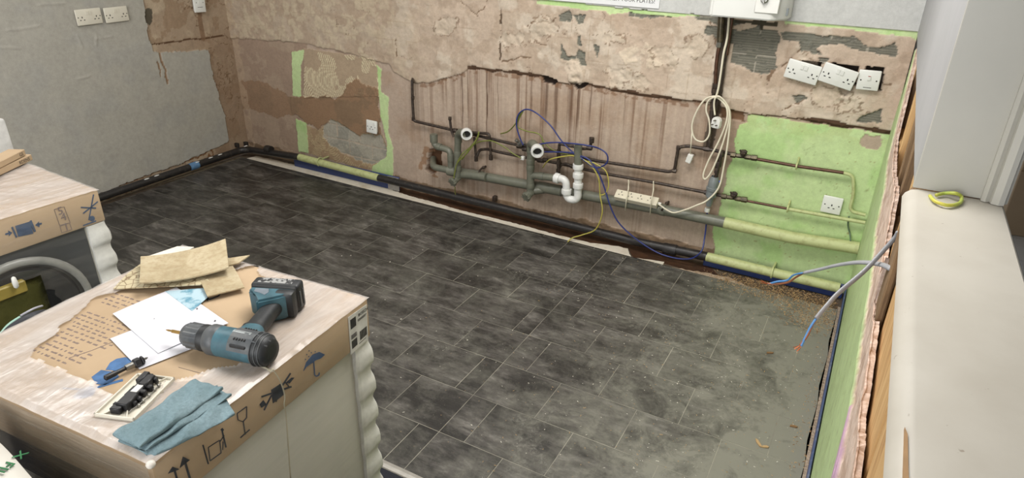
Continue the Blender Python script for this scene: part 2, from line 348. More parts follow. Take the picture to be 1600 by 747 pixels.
# --- left wall (local u = y, v = z)
gy = np.arange(1.0, YB+.014, .006); gz2 = np.concatenate([np.arange(0, 1.6, .006), [1.9, 2.7]])
Y, Z = np.meshgrid(gy, gz2, indexing='ij')
wx = (fbm(Y, Z, 22, 4, 3)-.5)*.05; wz = (fbm(Y, Z, 22, 4, 13)-.5)*.05
def pl_(P): return [(WL(*p).y, WL(*p).z) for p in P]
def RL(P, a=1.): return inpoly(Y+wx*a, Z+wz*a, pl_(P))
n1 = fbm(Y, Z, 7, 5, 121); n2 = fbm(Y, Z, 26, 4, 131)
tan = RL([(222, -40), (224, 6), (232, 60), (238, 80), (252, 82), (325, 78), (333, 120), (345, 160), (352, 180), (357, 222), (336, 232), (300, 246), (283, 256), (240, 270), (200, 285), (175, 296), (140, 308), (100, 340), (420, 340), (420, -40)], .45)
col = np.zeros(Y.shape+(3,))+np.array(lin((166, 162, 152))); col = lay(col, sm(.5, .75, n1), (158, 156, 150), .5)
tc = np.zeros_like(col)+np.array(lin((162, 142, 120))); tc = lay(tc, sm(.5, .6, n1), (178, 160, 136), .8); tc = lay(tc, (fbm(Y, Z, 12, 4, 151) > .58), (144, 120, 96), .7)
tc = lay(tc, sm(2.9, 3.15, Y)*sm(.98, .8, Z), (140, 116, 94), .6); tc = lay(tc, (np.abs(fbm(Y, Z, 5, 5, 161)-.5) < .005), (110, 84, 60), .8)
d = dline(Y+wx*.3, Z+wz*.3, pl_([(232, 70), (262, 67), (300, 62), (350, 56)])); tc = lay(tc, d < .005, (90, 64, 44))
d = dline(Y+wx, Z+wz, pl_([(160, 306), (200, 290), (240, 274), (285, 258), (330, 240)])); tc = lay(tc, (np.abs(d-.02) < .006), (122, 84, 52)); 
d = dline(Y, Z, pl_([(312, 20), (318, 60)])); tc = lay(tc, d < .018, (124, 96, 72), .8)
d = dline(Y+wx, Z+wz, pl_([(230, 20), (231, 32)])); tc = lay(tc, d < .028, (70, 66, 54), .9)
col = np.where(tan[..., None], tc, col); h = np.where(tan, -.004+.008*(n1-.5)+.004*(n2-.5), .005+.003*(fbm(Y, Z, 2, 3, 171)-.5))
for P, wd in (([(248, 82), (252, 94), (258, 112), (262, 131)], .006), ([(246, 96), (249, 108), (251, 119)], .004)):
    d = dline(Y+wx*.4, Z+wz*.4, pl_(P)); m = (d < wd) & ~tan; col = lay(col, m, (138, 110, 84)); h = np.where(m, 0, h)
for P in ([(10, 48), (40, 44), (60, 40)], [(60, 8), (100, 5)], [(150, 60), (175, 57)], [(140, 118), (120, 124)], [(0, 74), (30, 75)], [(150, 55), (150, 70)], [(120, 55), (128, 75)]):
    d = dline(Y+wx*.2, Z+wz*.2, pl_(P)); h = h+np.where(~tan, .0025*np.exp(-(d/.006)**2), 0)
P3 = np.stack([XL+h, Y, Z], 2); cls = np.zeros((len(gy)-1, len(gz2)-1), int); cls[fc(~tan)] = 1
# order reversed so the faces look into the room
wall_left = grid_wall(['wall_left', 'grey_paint'], gy, gz2, P3, col, cls, [M_plaster, M_paint])
for o in [wall_left]+list(wall_left.children): o.data.flip_normals()
b = BM(); add_box(b, (XL-.1, -3.4, 0), (XL+.004, 1.0, 2.7)); tag(obj('wall_left', b, simple('left_paint', (166, 162, 152), .55)), kind='structure')
# --- right partition: green plasterboard with a torn top edge
edge_o = [(1435, 59), (1418, 115), (1405, 167), (1397, 215), (1393, 260), (1395, 300), (1382, 397), (1370, 430), (1365, 458), (1363, 469), (1359, 522), (1348, 596), (1338, 645), (1336, 687), (1328, 747), (1320, 800)]
edge_g = [(1434, 62), (1410, 120), (1396, 190), (1386, 250), (1380, 300), (1367, 359), (1361, 418), (1359, 440), (1348, 506), (1336, 584), (1326, 645), (1317, 695), (1301, 747), (1290, 800)]
eo = sorted((WR(*p).y, WR(*p).z) for p in edge_o); eg = sorted((WR(*p).y, WR(*p).z) for p in edge_g)
gy = np.arange(.7, YB, .008); gv = np.linspace(0, 1, 110); Y, V = np.meshgrid(gy, gv, indexing='ij')
zt = np.interp(gy, *zip(*eo))+(fbm(gy, gy*0, 14, 5, 5)-.5)*.03; zt = np.clip(zt, 0, 1.24); Z = zt[:, None]*V
zg = np.interp(Y, *zip(*eg))+(fbm(Y, Z, 25, 4, 8)-.5)*.04; n1 = fbm(Y, Z, 7, 4, 9); n2 = fbm(Y, Z, 40, 3, 19)
col = np.zeros(Y.shape+(3,))+np.array(lin((186, 208, 152))); col = lay(col, sm(.5, .7, n1), (176, 198, 140), .6); col = lay(col, (n2 > .72), (140, 150, 100), .6)
tor = Z > zg; col = lay(col, tor, (214, 192, 176)); col = lay(col, tor & (n2 > .52), (188, 160, 140), .8)
pk = (Z > zg-.12) & ~tor & (Y < WR(1326, 640).y) & (Z > np.interp(Y, [1.0, WR(1326, 640).y], [.3, float(np.interp(WR(1326, 640).y, *zip(*eg)))])); col = lay(col, pk, (196, 160, 186))
hh = np.where(tor, -.003-.006*n2, .001*n1); P3 = np.stack([XR-hh, Y, Z], 2)
cls = np.zeros((len(gy)-1, len(gv)-1), int); cls[fc(tor)] = 1
wall_right = grid_wall(['wall_right', 'torn_plaster_edge'], gy, gv, P3, col, cls, [M_green, M_plaster])
# broken thickness behind the torn edge, back of the board
b = BM(); pv = None
for y, z in zip(gy, zt):
    z -= .004; q = [b.verts.new((XR+.004, y, z)), b.verts.new((XR+.016, y, z-.006+.01*random.random())), b.verts.new((XR+.018, y, 0)), ]
    if pv:
        b.faces.new((pv[0], q[0], q[1], pv[1])); b.faces.new((pv[1], q[1], q[2], pv[2]))
    pv = q
bmesh.ops.recalc_face_normals(b, faces=b.faces)
obj('plasterboard_core', b, simple('plaster_core', (214, 192, 178), .9, sc=80, bump=.5, c2=(170, 140, 118)), wall_right)
pine = N('pine_timber'); co = pine.coord('Object', (14, 14, 1.2), True); f = pine.noise(co, 3, 5, .6, 1.2)
pine.col(pine.ramp(f, [(.3, (214, 178, 126)), (.55, (196, 156, 104)), (.7, (168, 126, 82))])); pine.set(Roughness=.65); pine.bump(f, .15); M_pine = pine.m
oldw = N('old_timber'); co = oldw.coord('Object', (14, 14, 1.2), True); f = oldw.noise(co, 3, 6, .7, 1.2)
oldw.col(oldw.ramp(f, [(.3, (150, 122, 88)), (.7, (92, 70, 50))])); oldw.set(Roughness=.8); oldw.bump(f, .3); M_old = oldw.m
for y0, y1, x0, x1, z1, m, tl in ((.50, .93, .150, .20, 1.233, M_pine, .0), (1.62, 1.68, .115, .20, 1.233, M_pine, .01), (1.93, 1.975, .114, .19, 1.255, M_old, .02), (2.26, 2.30, .118, .19, 1.255, M_old, .02), (2.62, 2.66, .116, .2, 1.255, M_pine, .01), (3.0, 3.05, .116, .2, 1.255, M_old, .0), (3.28, 3.33, .114, .2, 1.255, M_pine, 0)):
    b = BM(); add_box(b, (x0, y0, 0), (x1, y1, z1), .003); obj('stud', b, m, wall_right)
b = BM(); add_box(b, (.118, .95, .79), (.14, 1.37, 1.22), .003); obj('timber_packer', b, M_pine, wall_right)
b = BM(); add_box(b, (.118, .5, .35), (.14, .93, 1.232), .003); obj('timber_packer', b, M_pine, wall_right)
b = BM(); add_box(b, (.104, 1.39, .86), (.117, 1.5, 1.2), .003); obj('timber_packer', b, M_old, wall_right)
for y0, y1, z, m in ((1.565, 1.925, .98, M_old), (1.985, 2.25, .86, M_pine), (2.67, 2.99, .95, M_pine), (1.07, 1.495, .30, M_pine)):
    b = BM(); add_box(b, (.116, y0, z-.045), (.19, y1, z), .003); obj('noggin', b, m, wall_right)
b = BM(); add_box(b, (.212, .7, 0), (.226, YB, 1.236)); obj('rear_lining', b, simple('lining_board', (120, 98, 76), .9), wall_right)
# upper right wall, jamb, ceiling
M_white = simple('white_gloss_paint', (188, 185, 175), .35, sc=4, var=.04, bump=.05); M_grey = simple('grey_emulsion', (190, 190, 188), .55, sc=3, var=.04, bump=.05)
b = BM(); add_box(b, (XR, 1.312, ZS), (.226, YB+.1, 2.7)); wall_upper = tag(obj('wall_right', b, simple('pale_grey_partition_paint', (166, 166, 167), .6, sc=5, var=.05, bump=.05)), kind='structure')
b = BM(); add_box(b, (XR-.002, 1.304, ZS+.001), (.212, 1.313, 2.7), .001); obj('jamb_lining', b, M_white, wall_upper)
b = BM(); prof = [(0, 0), (0, .010), (.006, .014), (.012, .010), (.014, .018), (.024, .022), (.032, .018), (.034, .010), (.038, .006), (.038, 0)]
add_prism(b, [(.194+u, 1.305-v) for u, v in prof], ZS+.001, 2.7); tag(obj('trim_1', b, M_white, None, sharp=40), kind='structure')
b = BM(); add_box(b, (XR, -.6, 2.1), (.226, 1.3, 2.7)); obj('hatch_header', b, M_grey, wall_upper)
b = BM(); add_box(b, (XR, -2.6, 0), (.226, .25, 2.7)); tag(obj('wall_right', b, M_grey), kind='structure')
b = BM(); add_box(b, (XL-.1, YB+.05, 0), (.226, YB+.15, 2.7)); obj('wall_core', b, M_grey, wall_back)
b = BM(); add_box(b, (XL-.1, -3.4, 2.7), (3.6, 6.4, 2.78)); tag(obj('ceiling', b, simple('ceiling_white', (225, 224, 220), .8)), kind='structure')
# hatch sill with rounded nosing
sn = N('sill_paint'); co = sn.coord('World'); f = sn.noise(co, 6, 5); sp = sn.noise(co, 70, 2)
c = sn.ramp(f, [(.35, (190, 185, 174)), (.7, (178, 172, 160))]); c = sn.mix(sn.ramp(sp, [(.73, 0.), (.76, 1.)]), c, (150, 140, 126)); sn.col(c); sn.set(Roughness=.4); M_sill = sn.m
b = BM(); pr = [(.228, ZS-.03), (.228, ZS-.004), (.224, ZS), (.102, ZS), (.092, ZS-.003), (.084, ZS-.010), (.081, ZS-.018), (.084, ZS-.026), (.092, ZS-.03)]
Ms = Matrix(((1, 0, 0, 0), (0, 0, -1, 0), (0, 1, 0, 0), (0, 0, 0, 1)))
add_prism(b, pr, -1.303, -.26, Ms); sill = tag(obj('trim_2', b, M_sill, None, sharp=40), kind='structure')
b = BM()
for q_ in ([(.0925, .44), (.0972, .44), (.0980, .50), (.0925, .50)], [(.0925, .50), (.0980, .50), (.0962, .54), (.0925, .54)], [(.0925, .54), (.0962, .54), (.0950, .59), (.0925, .60)], [(.0980, .512), (.0980, .506), (.112, .500), (.111, .505)]):
    add_prism(b, q_, ZS-.005, ZS+.0006)
obj('chipped_paint', b, simple('bare_board', (176, 140, 100), .8), sill)
# skirtings
M_blue = simple('blue_gloss_skirting', (40, 58, 112), .35, sc=40, c2=(52, 66, 110))
def skirt(name, p, q, h, off, th, M=M_blue, z0=0.0):
    b = BM(); add_box(b, (p, YB-off-th, z0), (q, YB-off, h), .003); return tag(obj(name, b, M), kind='structure')
sk1 = skirt('baseboard_back', W(468, 240).x, W(632, 290).x, .095, .045, .018)
b = BM(); add_box(b, (W(616, 290).x, YB-.0650, .0), (W(633, 290).x, YB-.0630, .093)); obj('bare_filler_end', b, simple('skirting_filler', (170, 165, 160), .8), sk1)
skirt('baseboard_back', W(1104, 400).x, XR-.018, .075, .05, .018)
M_rb = simple('blue_skirting_scuffed', (66, 78, 116), .5, sc=25, c2=(120, 124, 138), thr=(.5, .75))
b = BM(); add_box(b, (XR-.012, .9, .0), (XR-.0045, YB-.02, .062), .002); tag(obj('baseboard_right', b, M_rb), kind='structure')
# ------------------------------------------------------------------ floor
base = simple('concrete_slab', (96, 84, 70), .9, sc=12, c2=(70, 56, 42), bump=.3, dist=.004)
b = BM(); add_box(b, (XL-.1, -3.4, -.1), (.226, YB+.1, -.004)); floor = tag(obj('floor', b, base), kind='structure')
# vinyl tiles, each a piece; sheet stops short of the back wall
Yth = 1.312; XS0, XS1 = -4.05, .072
def clip(P, f):                              # keep f(p) >= 0
    out = []
    for i in range(len(P)):
        a, b_ = P[i], P[(i+1) % len(P)]; fa, fb = f(a), f(b_)
        if fa >= 0: out.append(a)
        if (fa >= 0) != (fb >= 0):
            t = fa/(fa-fb); out.append((a[0]+t*(b_[0]-a[0]), a[1]+t*(b_[1]-a[1])))
    return out
pa, pb = F(384, 247.5), F(1070, 423)
def backedge(p): return pa.y+(pb.y-pa.y)*(p[0]-pa.x)/(pb.x-pa.x)-p[1]
vin = N('grey_slate_effect_vinyl'); oc = vin.coord('World', (1.0, 1.0, 1.0), True); ws = vin.coord('World')
mp = vin.n('ShaderNodeMapping'); mp.inputs['Scale'].default_value = (.55, 1.6, 1); vin.l(oc, mp.inputs[0])
f1 = vin.noise(mp.outputs[0], 5.5, 9, .72, .3); f2 = vin.noise(mp.outputs[0], 26, 6, .7)
f = vin.math('ADD', vin.math('MULTIPLY', f1, .75), vin.math('MULTIPLY', f2, .25))
c = vin.ramp(f, [(.36, (34, 32, 30)), (.47, (47, 45, 42)), (.56, (78, 75, 71)), (.68, (124, 121, 115))])
# dust trodden over the right hand side
sep = vin.n('ShaderNodeSeparateXYZ'); vin.l(ws, sep.inputs[0])
gx_ = vin.n('ShaderNodeMapRange'); vin.l(sep.outputs[0], gx_.inputs[0]); gx_.inputs[1].default_value = -1.0; gx_.inputs[2].default_value = .05
gx0 = vin.n('ShaderNodeMapRange'); vin.l(sep.outputs[0], gx0.inputs[0]); gx0.inputs[1].default_value = -3.2; gx0.inputs[2].default_value = -1.4
d1 = vin.noise(ws, 3.4, 9, .7, .9); d2 = vin.noise(ws, 13, 10, .8, .8)
dm = vin.math('ADD', vin.math('MULTIPLY', d1, .75), vin.math('MULTIPLY', d2, .62))
dm = vin.math('ADD', dm, vin.math('MULTIPLY', gx_.outputs[0], .30)); dm = vin.math('ADD', dm, vin.math('MULTIPLY', gx0.outputs[0], .05))
dust = vin.ramp(dm, [(.68, 0.), (.82, .25), (.95, .68), (1.08, .95)])
c = vin.mix(dust, c, (124, 122, 111)); sc1 = vin.ramp(vin.noise(ws, 2.3, 3, .5, 1.), [(.55, 0.), (.66, 1.)]); sc2 = vin.ramp(vin.noise(ws, 38, 8, .8, 1.5), [(.5, 0.), (.6, .75)]); c = vin.mix(vin.math('MULTIPLY', vin.math('MULTIPLY', sc1, sc2), gx0.outputs[0]), c, (120, 118, 110))
c = vin.mix(vin.ramp(vin.noise(ws, 240, 2), [(.70, 0.), (.73, .8)]), c, (128, 124, 112))
vin.col(c); rg = vin.math('ADD', vin.math('MULTIPLY', dust, .35), .42, True); vin.set(Roughness=rg); vin.b.inputs['Specular IOR Level'].default_value = .45
vin.bump(f2, .12, .002); M_vinyl = vin.m
gb = N('vinyl_joint'); co = gb.coord('World'); gb.col(gb.ramp(gb.noise(co, 3, 4), [(.3, (170, 166, 150)), (.6, (116, 112, 102))])); gb.set(Roughness=.7)
b = BM(); P = [(XS0, Yth), (XS1, Yth), (XS1, YB-.05), (XS0, YB-.05)]; P = clip(P, backedge)
add_prism(b, P, -.0035, .0016); obj('vinyl_backing', b, gb.m, floor)
H = CAMZ; TL, TW = 2*.0941*H, .1404*H; y00 = .9053*H; xl0 = -1.178*H; xr0 = -.5931*H; g = .0013
s0, s1 = F(688, 673), F(922, 422)
def xseam(y): return s0.x+(s1.x-s0.x)*(y-s0.y)/(s1.y-s0.y)
def seam_f(p): return xseam(p[1])-p[0]
full = None; nt = 0
for k in range(-2, 9):
    ya, yb_ = y00+k*TW, y00+(k+1)*TW; rowpar = {0: 0, 1: 1}[k % 2]
    for side in (0, 1):
        off = (xl0+(TL/2 if rowpar == 1 else 0)) if side == 0 else (xr0+(TL/2 if rowpar == 1 else 0))
        for i in range(-12, 12):
            xa = off+i*TL; xb = xa+TL
            P = [(xa+g, ya+g), (xb-g, ya+g), (xb-g, yb_-g), (xa+g, yb_-g)]; P0 = P
            P = clip(P, (lambda p: seam_f(p)-g) if side == 0 else (lambda p: -seam_f(p)-g))
            if len(P) > 2: P = clip(P, backedge)
            for f_ in (lambda p: p[0]-XS0, lambda p: XS1-p[0], lambda p: p[1]-Yth-.002):
                if len(P) > 2: P = clip(P, f_)
            if len(P) < 3: continue
            ar = abs(sum(P[j][0]*P[(j+1) % len(P)][1]-P[(j+1) % len(P)][0]*P[j][1] for j in range(len(P))))/2
            if ar < .0006: continue
            cx, cy = (xa+xb)/2, (ya+yb_)/2; isfull = len(P) == 4 and ar > (TL-2*g)*(TW-2*g)*.999
            if isfull and full: o = bpy.data.objects.new('floor_tile', full); C.objects.link(o)
            else:
                b = BM(); add_prism(b, [(p[0]-cx, p[1]-cy) for p in P], 0, .0010)
                me = bpy.data.meshes.new('floor_tile'); b.to_mesh(me); b.free(); me.materials.append(M_vinyl); o = bpy.data.objects.new('floor_tile', me); C.objects.link(o)
                if isfull: full = me
            o.location = (cx, cy, .0012); o.parent = floor; nt += 1
print('tiles', nt)
b = BM(); add_prism(b, [(.071, 1.34), (.083, 1.34), (.083, 3.2), (.070, 3.2)]+[(.071-.004*(k_ % 3), 3.1-k_*.12) for k_ in range(14)], -.004, .0022); tag(obj('edge_rubble', b, simple('edge_rubble', (168, 152, 134), .95, sc=90, c2=(112, 96, 80), bump=.8), floor), kind='stuff')
# threshold strip and dark floor in front of it
b = BM(); pr = [(-.016, 0), (-.013, .003), (0, .005), (.013, .003), (.016, 0)]
add_prism(b, pr, XL+.01, -.02, Matrix(((0, 0, 1, 0), (1, 0, 0, Yth-.012), (0, 1, 0, 0), (0, 0, 0, 1))))
tag(obj('trim_3', b, simple('threshold_aluminium', (196, 192, 184), .35, .6), None), kind='structure')
b = BM(); add_box(b, (XL, -3.4, -.0038), (XR-.003, Yth-.03, .0012)); obj('dark_carpet', b, simple('navy_black_carpet', (26, 28, 36), .95, sc=200, c2=(40, 42, 52), bump=.6), floor)
# white levelling strip and damp concrete along the back
def fpoly(name, pts, z0, z1, mat, ns=.004):
    P = []
    for i in range(len(pts)):
        a = F(*pts[i]); c_ = F(*pts[(i+1) % len(pts)]); m = max(1, int((c_-a).length/.02))
        for k in range(m):
            q = a.lerp(c_, k/m); P.append((q.x+random.uniform(-ns, ns)*.5, q.y+random.uniform(-ns, ns)))
    b = BM(); vs = add_prism(b, P, z0, z1); return obj(name, b, mat, floor)
wl = simple('white_levelling_compound', (212, 204, 188), .8, sc=14, c2=(186, 172, 150), thr=(.5, .75), bump=.3)
fpoly('levelling_strip', [(384, 248), (507, 280), (614, 306.5), (720, 336), (840, 368.5), (907, 387), (978, 404), (1035, 416), (1038, 409.5), (986, 402), (981, 388.5), (967, 385), (923, 379.5), (869, 366.7), (837, 357.7), (797, 347), (750, 336), (720, 328.5), (668, 313.7), (646, 308), (598, 292), (571, 284), (500, 266), (470, 260), (430, 250), (400, 244)], -.0042, .0006, wl)
fpoly('levelling_patch', [(1048, 417), (1070, 424), (1130, 441), (1180, 452), (1135, 432), (1090, 424)], -.0042, .0004, simple('crumbled_screed', (176, 158, 138), .9, sc=30, c2=(140, 116, 92), bump=.5), .008)
fpoly('levelling_strip', [(160, 315.5), (240, 290), (330, 262), (382, 246), (378, 243), (330, 257.5), (240, 284), (158, 310)], -.0042, .0004, simple('grey_screed_edge', (126, 116, 98), .9, sc=30, c2=(90, 80, 64), bump=.4), .003)
damp = simple('damp_brown_concrete', (78, 52, 34), .45, sc=10, c2=(44, 30, 22), bump=.4, dist=.004)
fpoly('damp_concrete', [(600, 292), (646, 307), (668, 313), (720, 328), (797, 346), (837, 357), (869, 366), (923, 379), (981, 388), (990, 402), (1035, 410), (1070, 420), (1130, 436), (1110, 418), (1000, 384), (900, 357), (800, 328), (700, 300), (620, 282)], -.0042, .0002, damp)
# rear part of the room and the room beyond the hatch
b = BM(); add_box(b, (.226, -3.4, -.1), (3.6, 6.4, 0)); fl2 = tag(obj('floor', b, simple('white_tile_grout', (150, 148, 144), .8)), kind='structure')
b0 = None
for i in range(0, 10):
    for j in range(0, 14):
        x, y = .24+i*.333, 1.6+j*.333
        if b0 is None:
            b = BM(); add_box(b, (0, 0, -.002), (.329, .329, .003), .001); b0 = bpy.data.meshes.new('floor_tile'); b.to_mesh(b0); b.free(); b0.materials.append(simple('pale_floor_tile', (206, 204, 200), .3, sc=6, var=.04))
        o = bpy.data.objects.new('floor_tile', b0); C.objects.link(o); o.location = (x, y, 0); o.parent = fl2
b = BM(); add_box(b, (.226, 6.3, 0), (3.6, 6.4, 2.7)); tag(obj('wall_back', b, M_grey), kind='structure')
b = BM(); add_box(b, (3.5, 1.0, 0), (3.6, 6.4, 2.7)); tag(obj('wall_right', b, M_grey), kind='structure')
# ------------------------------------------------------------------ pipes, wires and fittings on the back wall
M_blk = simple('black_painted_pipe', (34, 31, 30), .45, sc=40, c2=(72, 66, 60), thr=(.55, .78), bump=.3)
M_grn = simple('green_painted_pipe', (182, 188, 134), .5, sc=35, c2=(150, 148, 100), thr=(.5, .8), bump=.2)
M_waste = simple('grey_plastic_waste_pipe', (98, 100, 88), .4, sc=30, c2=(112, 112, 98), bump=.1)
M_dcop = simple('tarnished_copper', (58, 48, 42), .45, .3, sc=60, c2=(98, 86, 72), thr=(.5, .75), bump=.3)
M_cop = simple('warm_copper', (96, 68, 52), .4, .5, sc=40, c2=(70, 46, 34), bump=.1)
M_brass = simple('aged_brass_valve', (96, 86, 66), .4, .6, sc=50, c2=(60, 56, 46), bump=.2)
M_wpl = simple('white_plastic', (222, 221, 214), .35, sc=8, var=.04, bump=0)
M_wgl = simple('white_trap_plastic', (226, 226, 222), .3, sc=12, var=.06, bump=.05)
M_hole = simple('dark_hole_fill', (18, 17, 16), .6)  # near-black fill standing in for the shade inside open pipe ends and vents
M_steel = simple('plated_steel', (150, 148, 142), .3, .8, sc=30)
def ring(name, p, d, r0, r1, h, mat, par, seg=18):
    b = BM(); add_lathe(b, [(r1*.96, -h/2), (r1, -h/2+h*.15), (r1, h/2-h*.15), (r1*.96, h/2)], seg, frame(p, d)); return obj(name, b, mat, par, sharp=40)
def path(pts, off): return [W(p[0], p[1], p[2] if len(p) > 2 else off) for p in pts]
# heating pipe along the foot of the walls
hp = empty('heating_pipe', W(500, 252, .09), 0, 'long black and green painted heating pipe along the foot of both walls', 'pipe')
def pp(name, P, r, mat, par, seg=14, fil=0, **k):
    if fil: P = fillet(P, fil, 6)
    o = tube(name, P, r, mat, None, seg, **k); o.parent = par; o.matrix_parent_inverse = Matrix.Translation(-Vector(par.location)) if par else Matrix(); return o
def fit(o, par): o.parent = par; o.matrix_parent_inverse = Matrix.Translation(-Vector(par.location)); return o
zc = W(700, 302, .09).z; zl = .055
Lp = [Vector((XL+.05, 1.25, zl)), Vector((XL+.05, YB-.13, zl)), Vector((XL+.10, YB-.09, zl+.004)), Vector((W(468, 245.6, .09)))]
pp('black_pipe_section', fillet(Lp, .06), .024, M_blk, hp, 16)
pp('green_pipe_section', [W(468, 245.6, .09), W(592, 278, .09)], .0245, M_grn, hp, 16)
pp('black_pipe_section', [W(590, 277.5, .09), W(800, 329, .09), W(1000, 379, .09), W(1105, 401, .09)], .024, M_blk, hp, 16)
pp('green_pipe_section', [W(1104, 401, .09), W(1200, 424, .09), W(1312, 450, .09)], .0245, M_grn, hp, 16)
fit(ring('coupling', W(1047, 389.5, .09), W(1105, 401, .09)-W(1000, 379, .09), 0, .031, .07, M_blk, None), hp)
fit(ring('coupling', W(420, 233.5, .09), (1, 0, 0), 0, .029, .05, M_blk, None), hp)
fit(ring('blue_tape_band', Vector((XL+.05, WL(303, 262, .05).y, zl)), (0, 1, 0), 0, .0262, .07, simple('blue_tape', (92, 130, 168), .5), None), hp)
for px in (500, 1207):
    p = W(px, 253 if px == 500 else 425, .09); b = BM()
    add_tube(b, [p+Vector((0, .03*math.cos(a), .03*math.sin(a))) for a in np.linspace(-.4, PI+.9, 14)], .005, 6); add_tube(b, [p+Vector((0, .02, .014)), p+Vector((0, .085, .014))], .006, 6)
    fit(obj('pipe_clip', b, M_grn, None, sharp=60), hp)
b = BM()
for q in ((330, 251), (345, 247), (310, 262), (385, 235), (245, 275), (230, 282)):
    c_ = WL(q[0], q[1], .06); bmesh.ops.create_icosphere(b, subdivisions=2, radius=.006, matrix=Matrix.Translation((XL+.06, c_.y, zl+.022)) @ Matrix.Diagonal((1, 3.2, .6, 1)))
fit(tag(obj('white_paint_blobs', b, M_wgl, None, True), kind='stuff'), hp)
for px, py in ((367, 226), (381, 224)):      # two small dark stubs above it in the corner
    b = BM(); add_box(b, (-.004, -.010, -.016), (.03, .010, .016), .003); o = obj('pipe_bracket', b, M_blk, wall_left); o.location = Vector((XL+.01, WL(px, py).y, WL(px, py).z))
b = BM(); add_box(b, (-.012, -.03, -.017), (.012, .0, .017), .003); o = obj('pipe_bracket', b, M_dcop, wall_back); o.location = W(775, 309, .004)
# waste pipework
wp = empty('waste_pipework', W(900, 302, .07), 0, 'grey plastic waste pipework with upright traps on the stained plaster wall', 'pipework')
def wpp(*a, **k): return pp(*a, par=wp, **k)
wpp('main_pipe', path([(722, 270), (799, 284), (882, 299), (1046, 330), (1133, 348)], .06), .0285, M_waste, seg=18)
wpp('green_main_pipe', path([(1132, 347.8), (1236, 371), (1342, 388)], .06), .0295, M_grn, seg=18)
fit(ring('pipe_coupling', W(1036, 328, .06), W(1046, 330, .06)-W(940, 310, .06), 0, .0325, .03, M_waste, None), wp)
wpp('standpipe', path([(716, 209), (715, 240), (714.5, 276)], .11), .021, M_waste, seg=16)
wpp('elbow', catmull([W(716, 222, .11), W(716.5, 211, .115), W(721, 207, .14), W(727, 209, .17)], 5), .0235, M_waste, seg=16)
def rim(p, d, r, par):
    b = BM(); add_lathe(b, [(r*.72, -.02), (r*1.02, -.02), (r*1.08, 0), (r*1.08, .012), (r*.98, .018), (r*.74, .018), (r*.70, -.03)], 22, frame(p, d), caps=False); fit(obj('white_rim', b, M_wgl, None, sharp=40), par)
    b = BM(); add_lathe(b, [(r*.74, -.014), (r*.70, -.010)], 22, frame(p, d)); fit(obj('pipe_mouth', b, M_hole, None), par)
camd = (Vector((0, 0, CAMZ))-W(728, 209, .16)).normalized()
rim(W(729, 209.5, .175), Vector((.55, -.8, .0)), .032, wp)
for z in ((240, 4), (262, 4)): fit(ring('socket_collar', W(715, z[0], .11), (0, 0, 1), 0, .0235, .03, M_waste, None), wp)
wpp('tee', path([(714.5, 276), (718, 272), (735, 273), (760, 277)], .085), .0245, M_waste, seg=16)
wpp('tee', path([(700, 266, .085), (722, 270.5, .07), (752, 275, .065)], .07), .0315, M_waste, seg=16)
def plug(p, d, par):
    b = BM(); add_lathe(b, [(.022, -.045), (.022, 0), (.026, .002), (.026, .018), (.018, .020)], 16, frame(p, d))
    for k in range(6):
        a = k*PI/3; add_box(b, (.016, -.004, .0), (.029, .004, .022), .001, frame(p, d) @ Matrix.Rotation(a, 4, 'Z'))
    fit(obj('access_plug', b, M_waste, None, sharp=40), par)
plug(W(709, 283, .135), Vector((-.2, -.9, -.35)), wp)
plug(W(824, 306, .135), Vector((-.2, -.9, -.35)), wp)
# trap on the left
wpp('trap_bend', fillet(path([(678, 212), (678.5, 228), (704, 235), (704.6, 262)], .085), .035, 6), .0195, M_waste, seg=16)
fit(ring('socket_collar', W(677.8, 216, .085), (0, 0, 1), 0, .0245, .05, M_waste, None), wp)
fit(ring('socket_collar', W(704.6, 246, .085), (0, 0, 1), 0, .0225, .045, M_waste, None), wp)
fit(ring('socket_collar', W(686, 229.5, .085), W(700, 233, .085)-W(684, 228.5, .085), 0, .0225, .03, M_waste, None), wp)
wpp('trap_bend', fillet(path([(677, 248, -.02), (676.5, 261, .085), (704, 266.5), (722, 270.5)], .08), .04, 6), .0205, M_waste, seg=16)
# second standpipe with branch
wpp('standpipe', path([(829.5, 225), (829, 260), (828.5, 300)], .11), .0215, M_waste, seg=16)
wpp('elbow', catmull([W(829.5, 238, .11), W(830, 226, .115), W(834, 226, .15), W(838.5, 234, .18)], 5), .0245, M_waste, seg=16)
rim(W(839.5, 236, .19), Vector((.45, -.8, -.1)), .034, wp)
for z in (252, 262, 290): fit(ring('socket_collar', W(829, z, .11), (0, 0, 1), 0, .0245, .03, M_waste, None), wp)
wpp('branch_pipe', fillet(path([(829, 290), (829.5, 273.5), (866, 278)], .11), .035, 6), .0205, M_waste, seg=16)
fit(ring('socket_collar', W(846, 275.5, .11), W(866, 278, .11)-W(846, 275.5, .11), 0, .0235, .03, M_waste, None), wp)
wpp('tee', path([(828.5, 301, .115), (832, 298, .09), (850, 296, .065)], .09), .0245, M_waste, seg=16)
wpp('tee', path([(842, 291.5), (878, 298.5)], .062), .0315, M_waste, seg=16)
wpp('white_trap', fillet(path([(866, 278), (884.5, 280), (885.5, 311), (903, 313), (903.3, 256)], .11), .05, 8), .0215, M_wgl, seg=18)
for x, y, d, r in ((870.5, 278.5, (1, 0, -.1), .030), (885.3, 299, (0, 0, 1), .029), (903.2, 290, (0, 0, 1), .029), (903.3, 274, (0, 0, 1), .030), (903.3, 260, (0, 0, 1), .030)):
    fit(ring('white_nut', W(x, y, .11), d, 0, r, .028, M_wgl, None, 20), wp)
b = BM(); p = W(903.3, 227, .11); q = W(903.3, 258, .11); L = (p-q).length
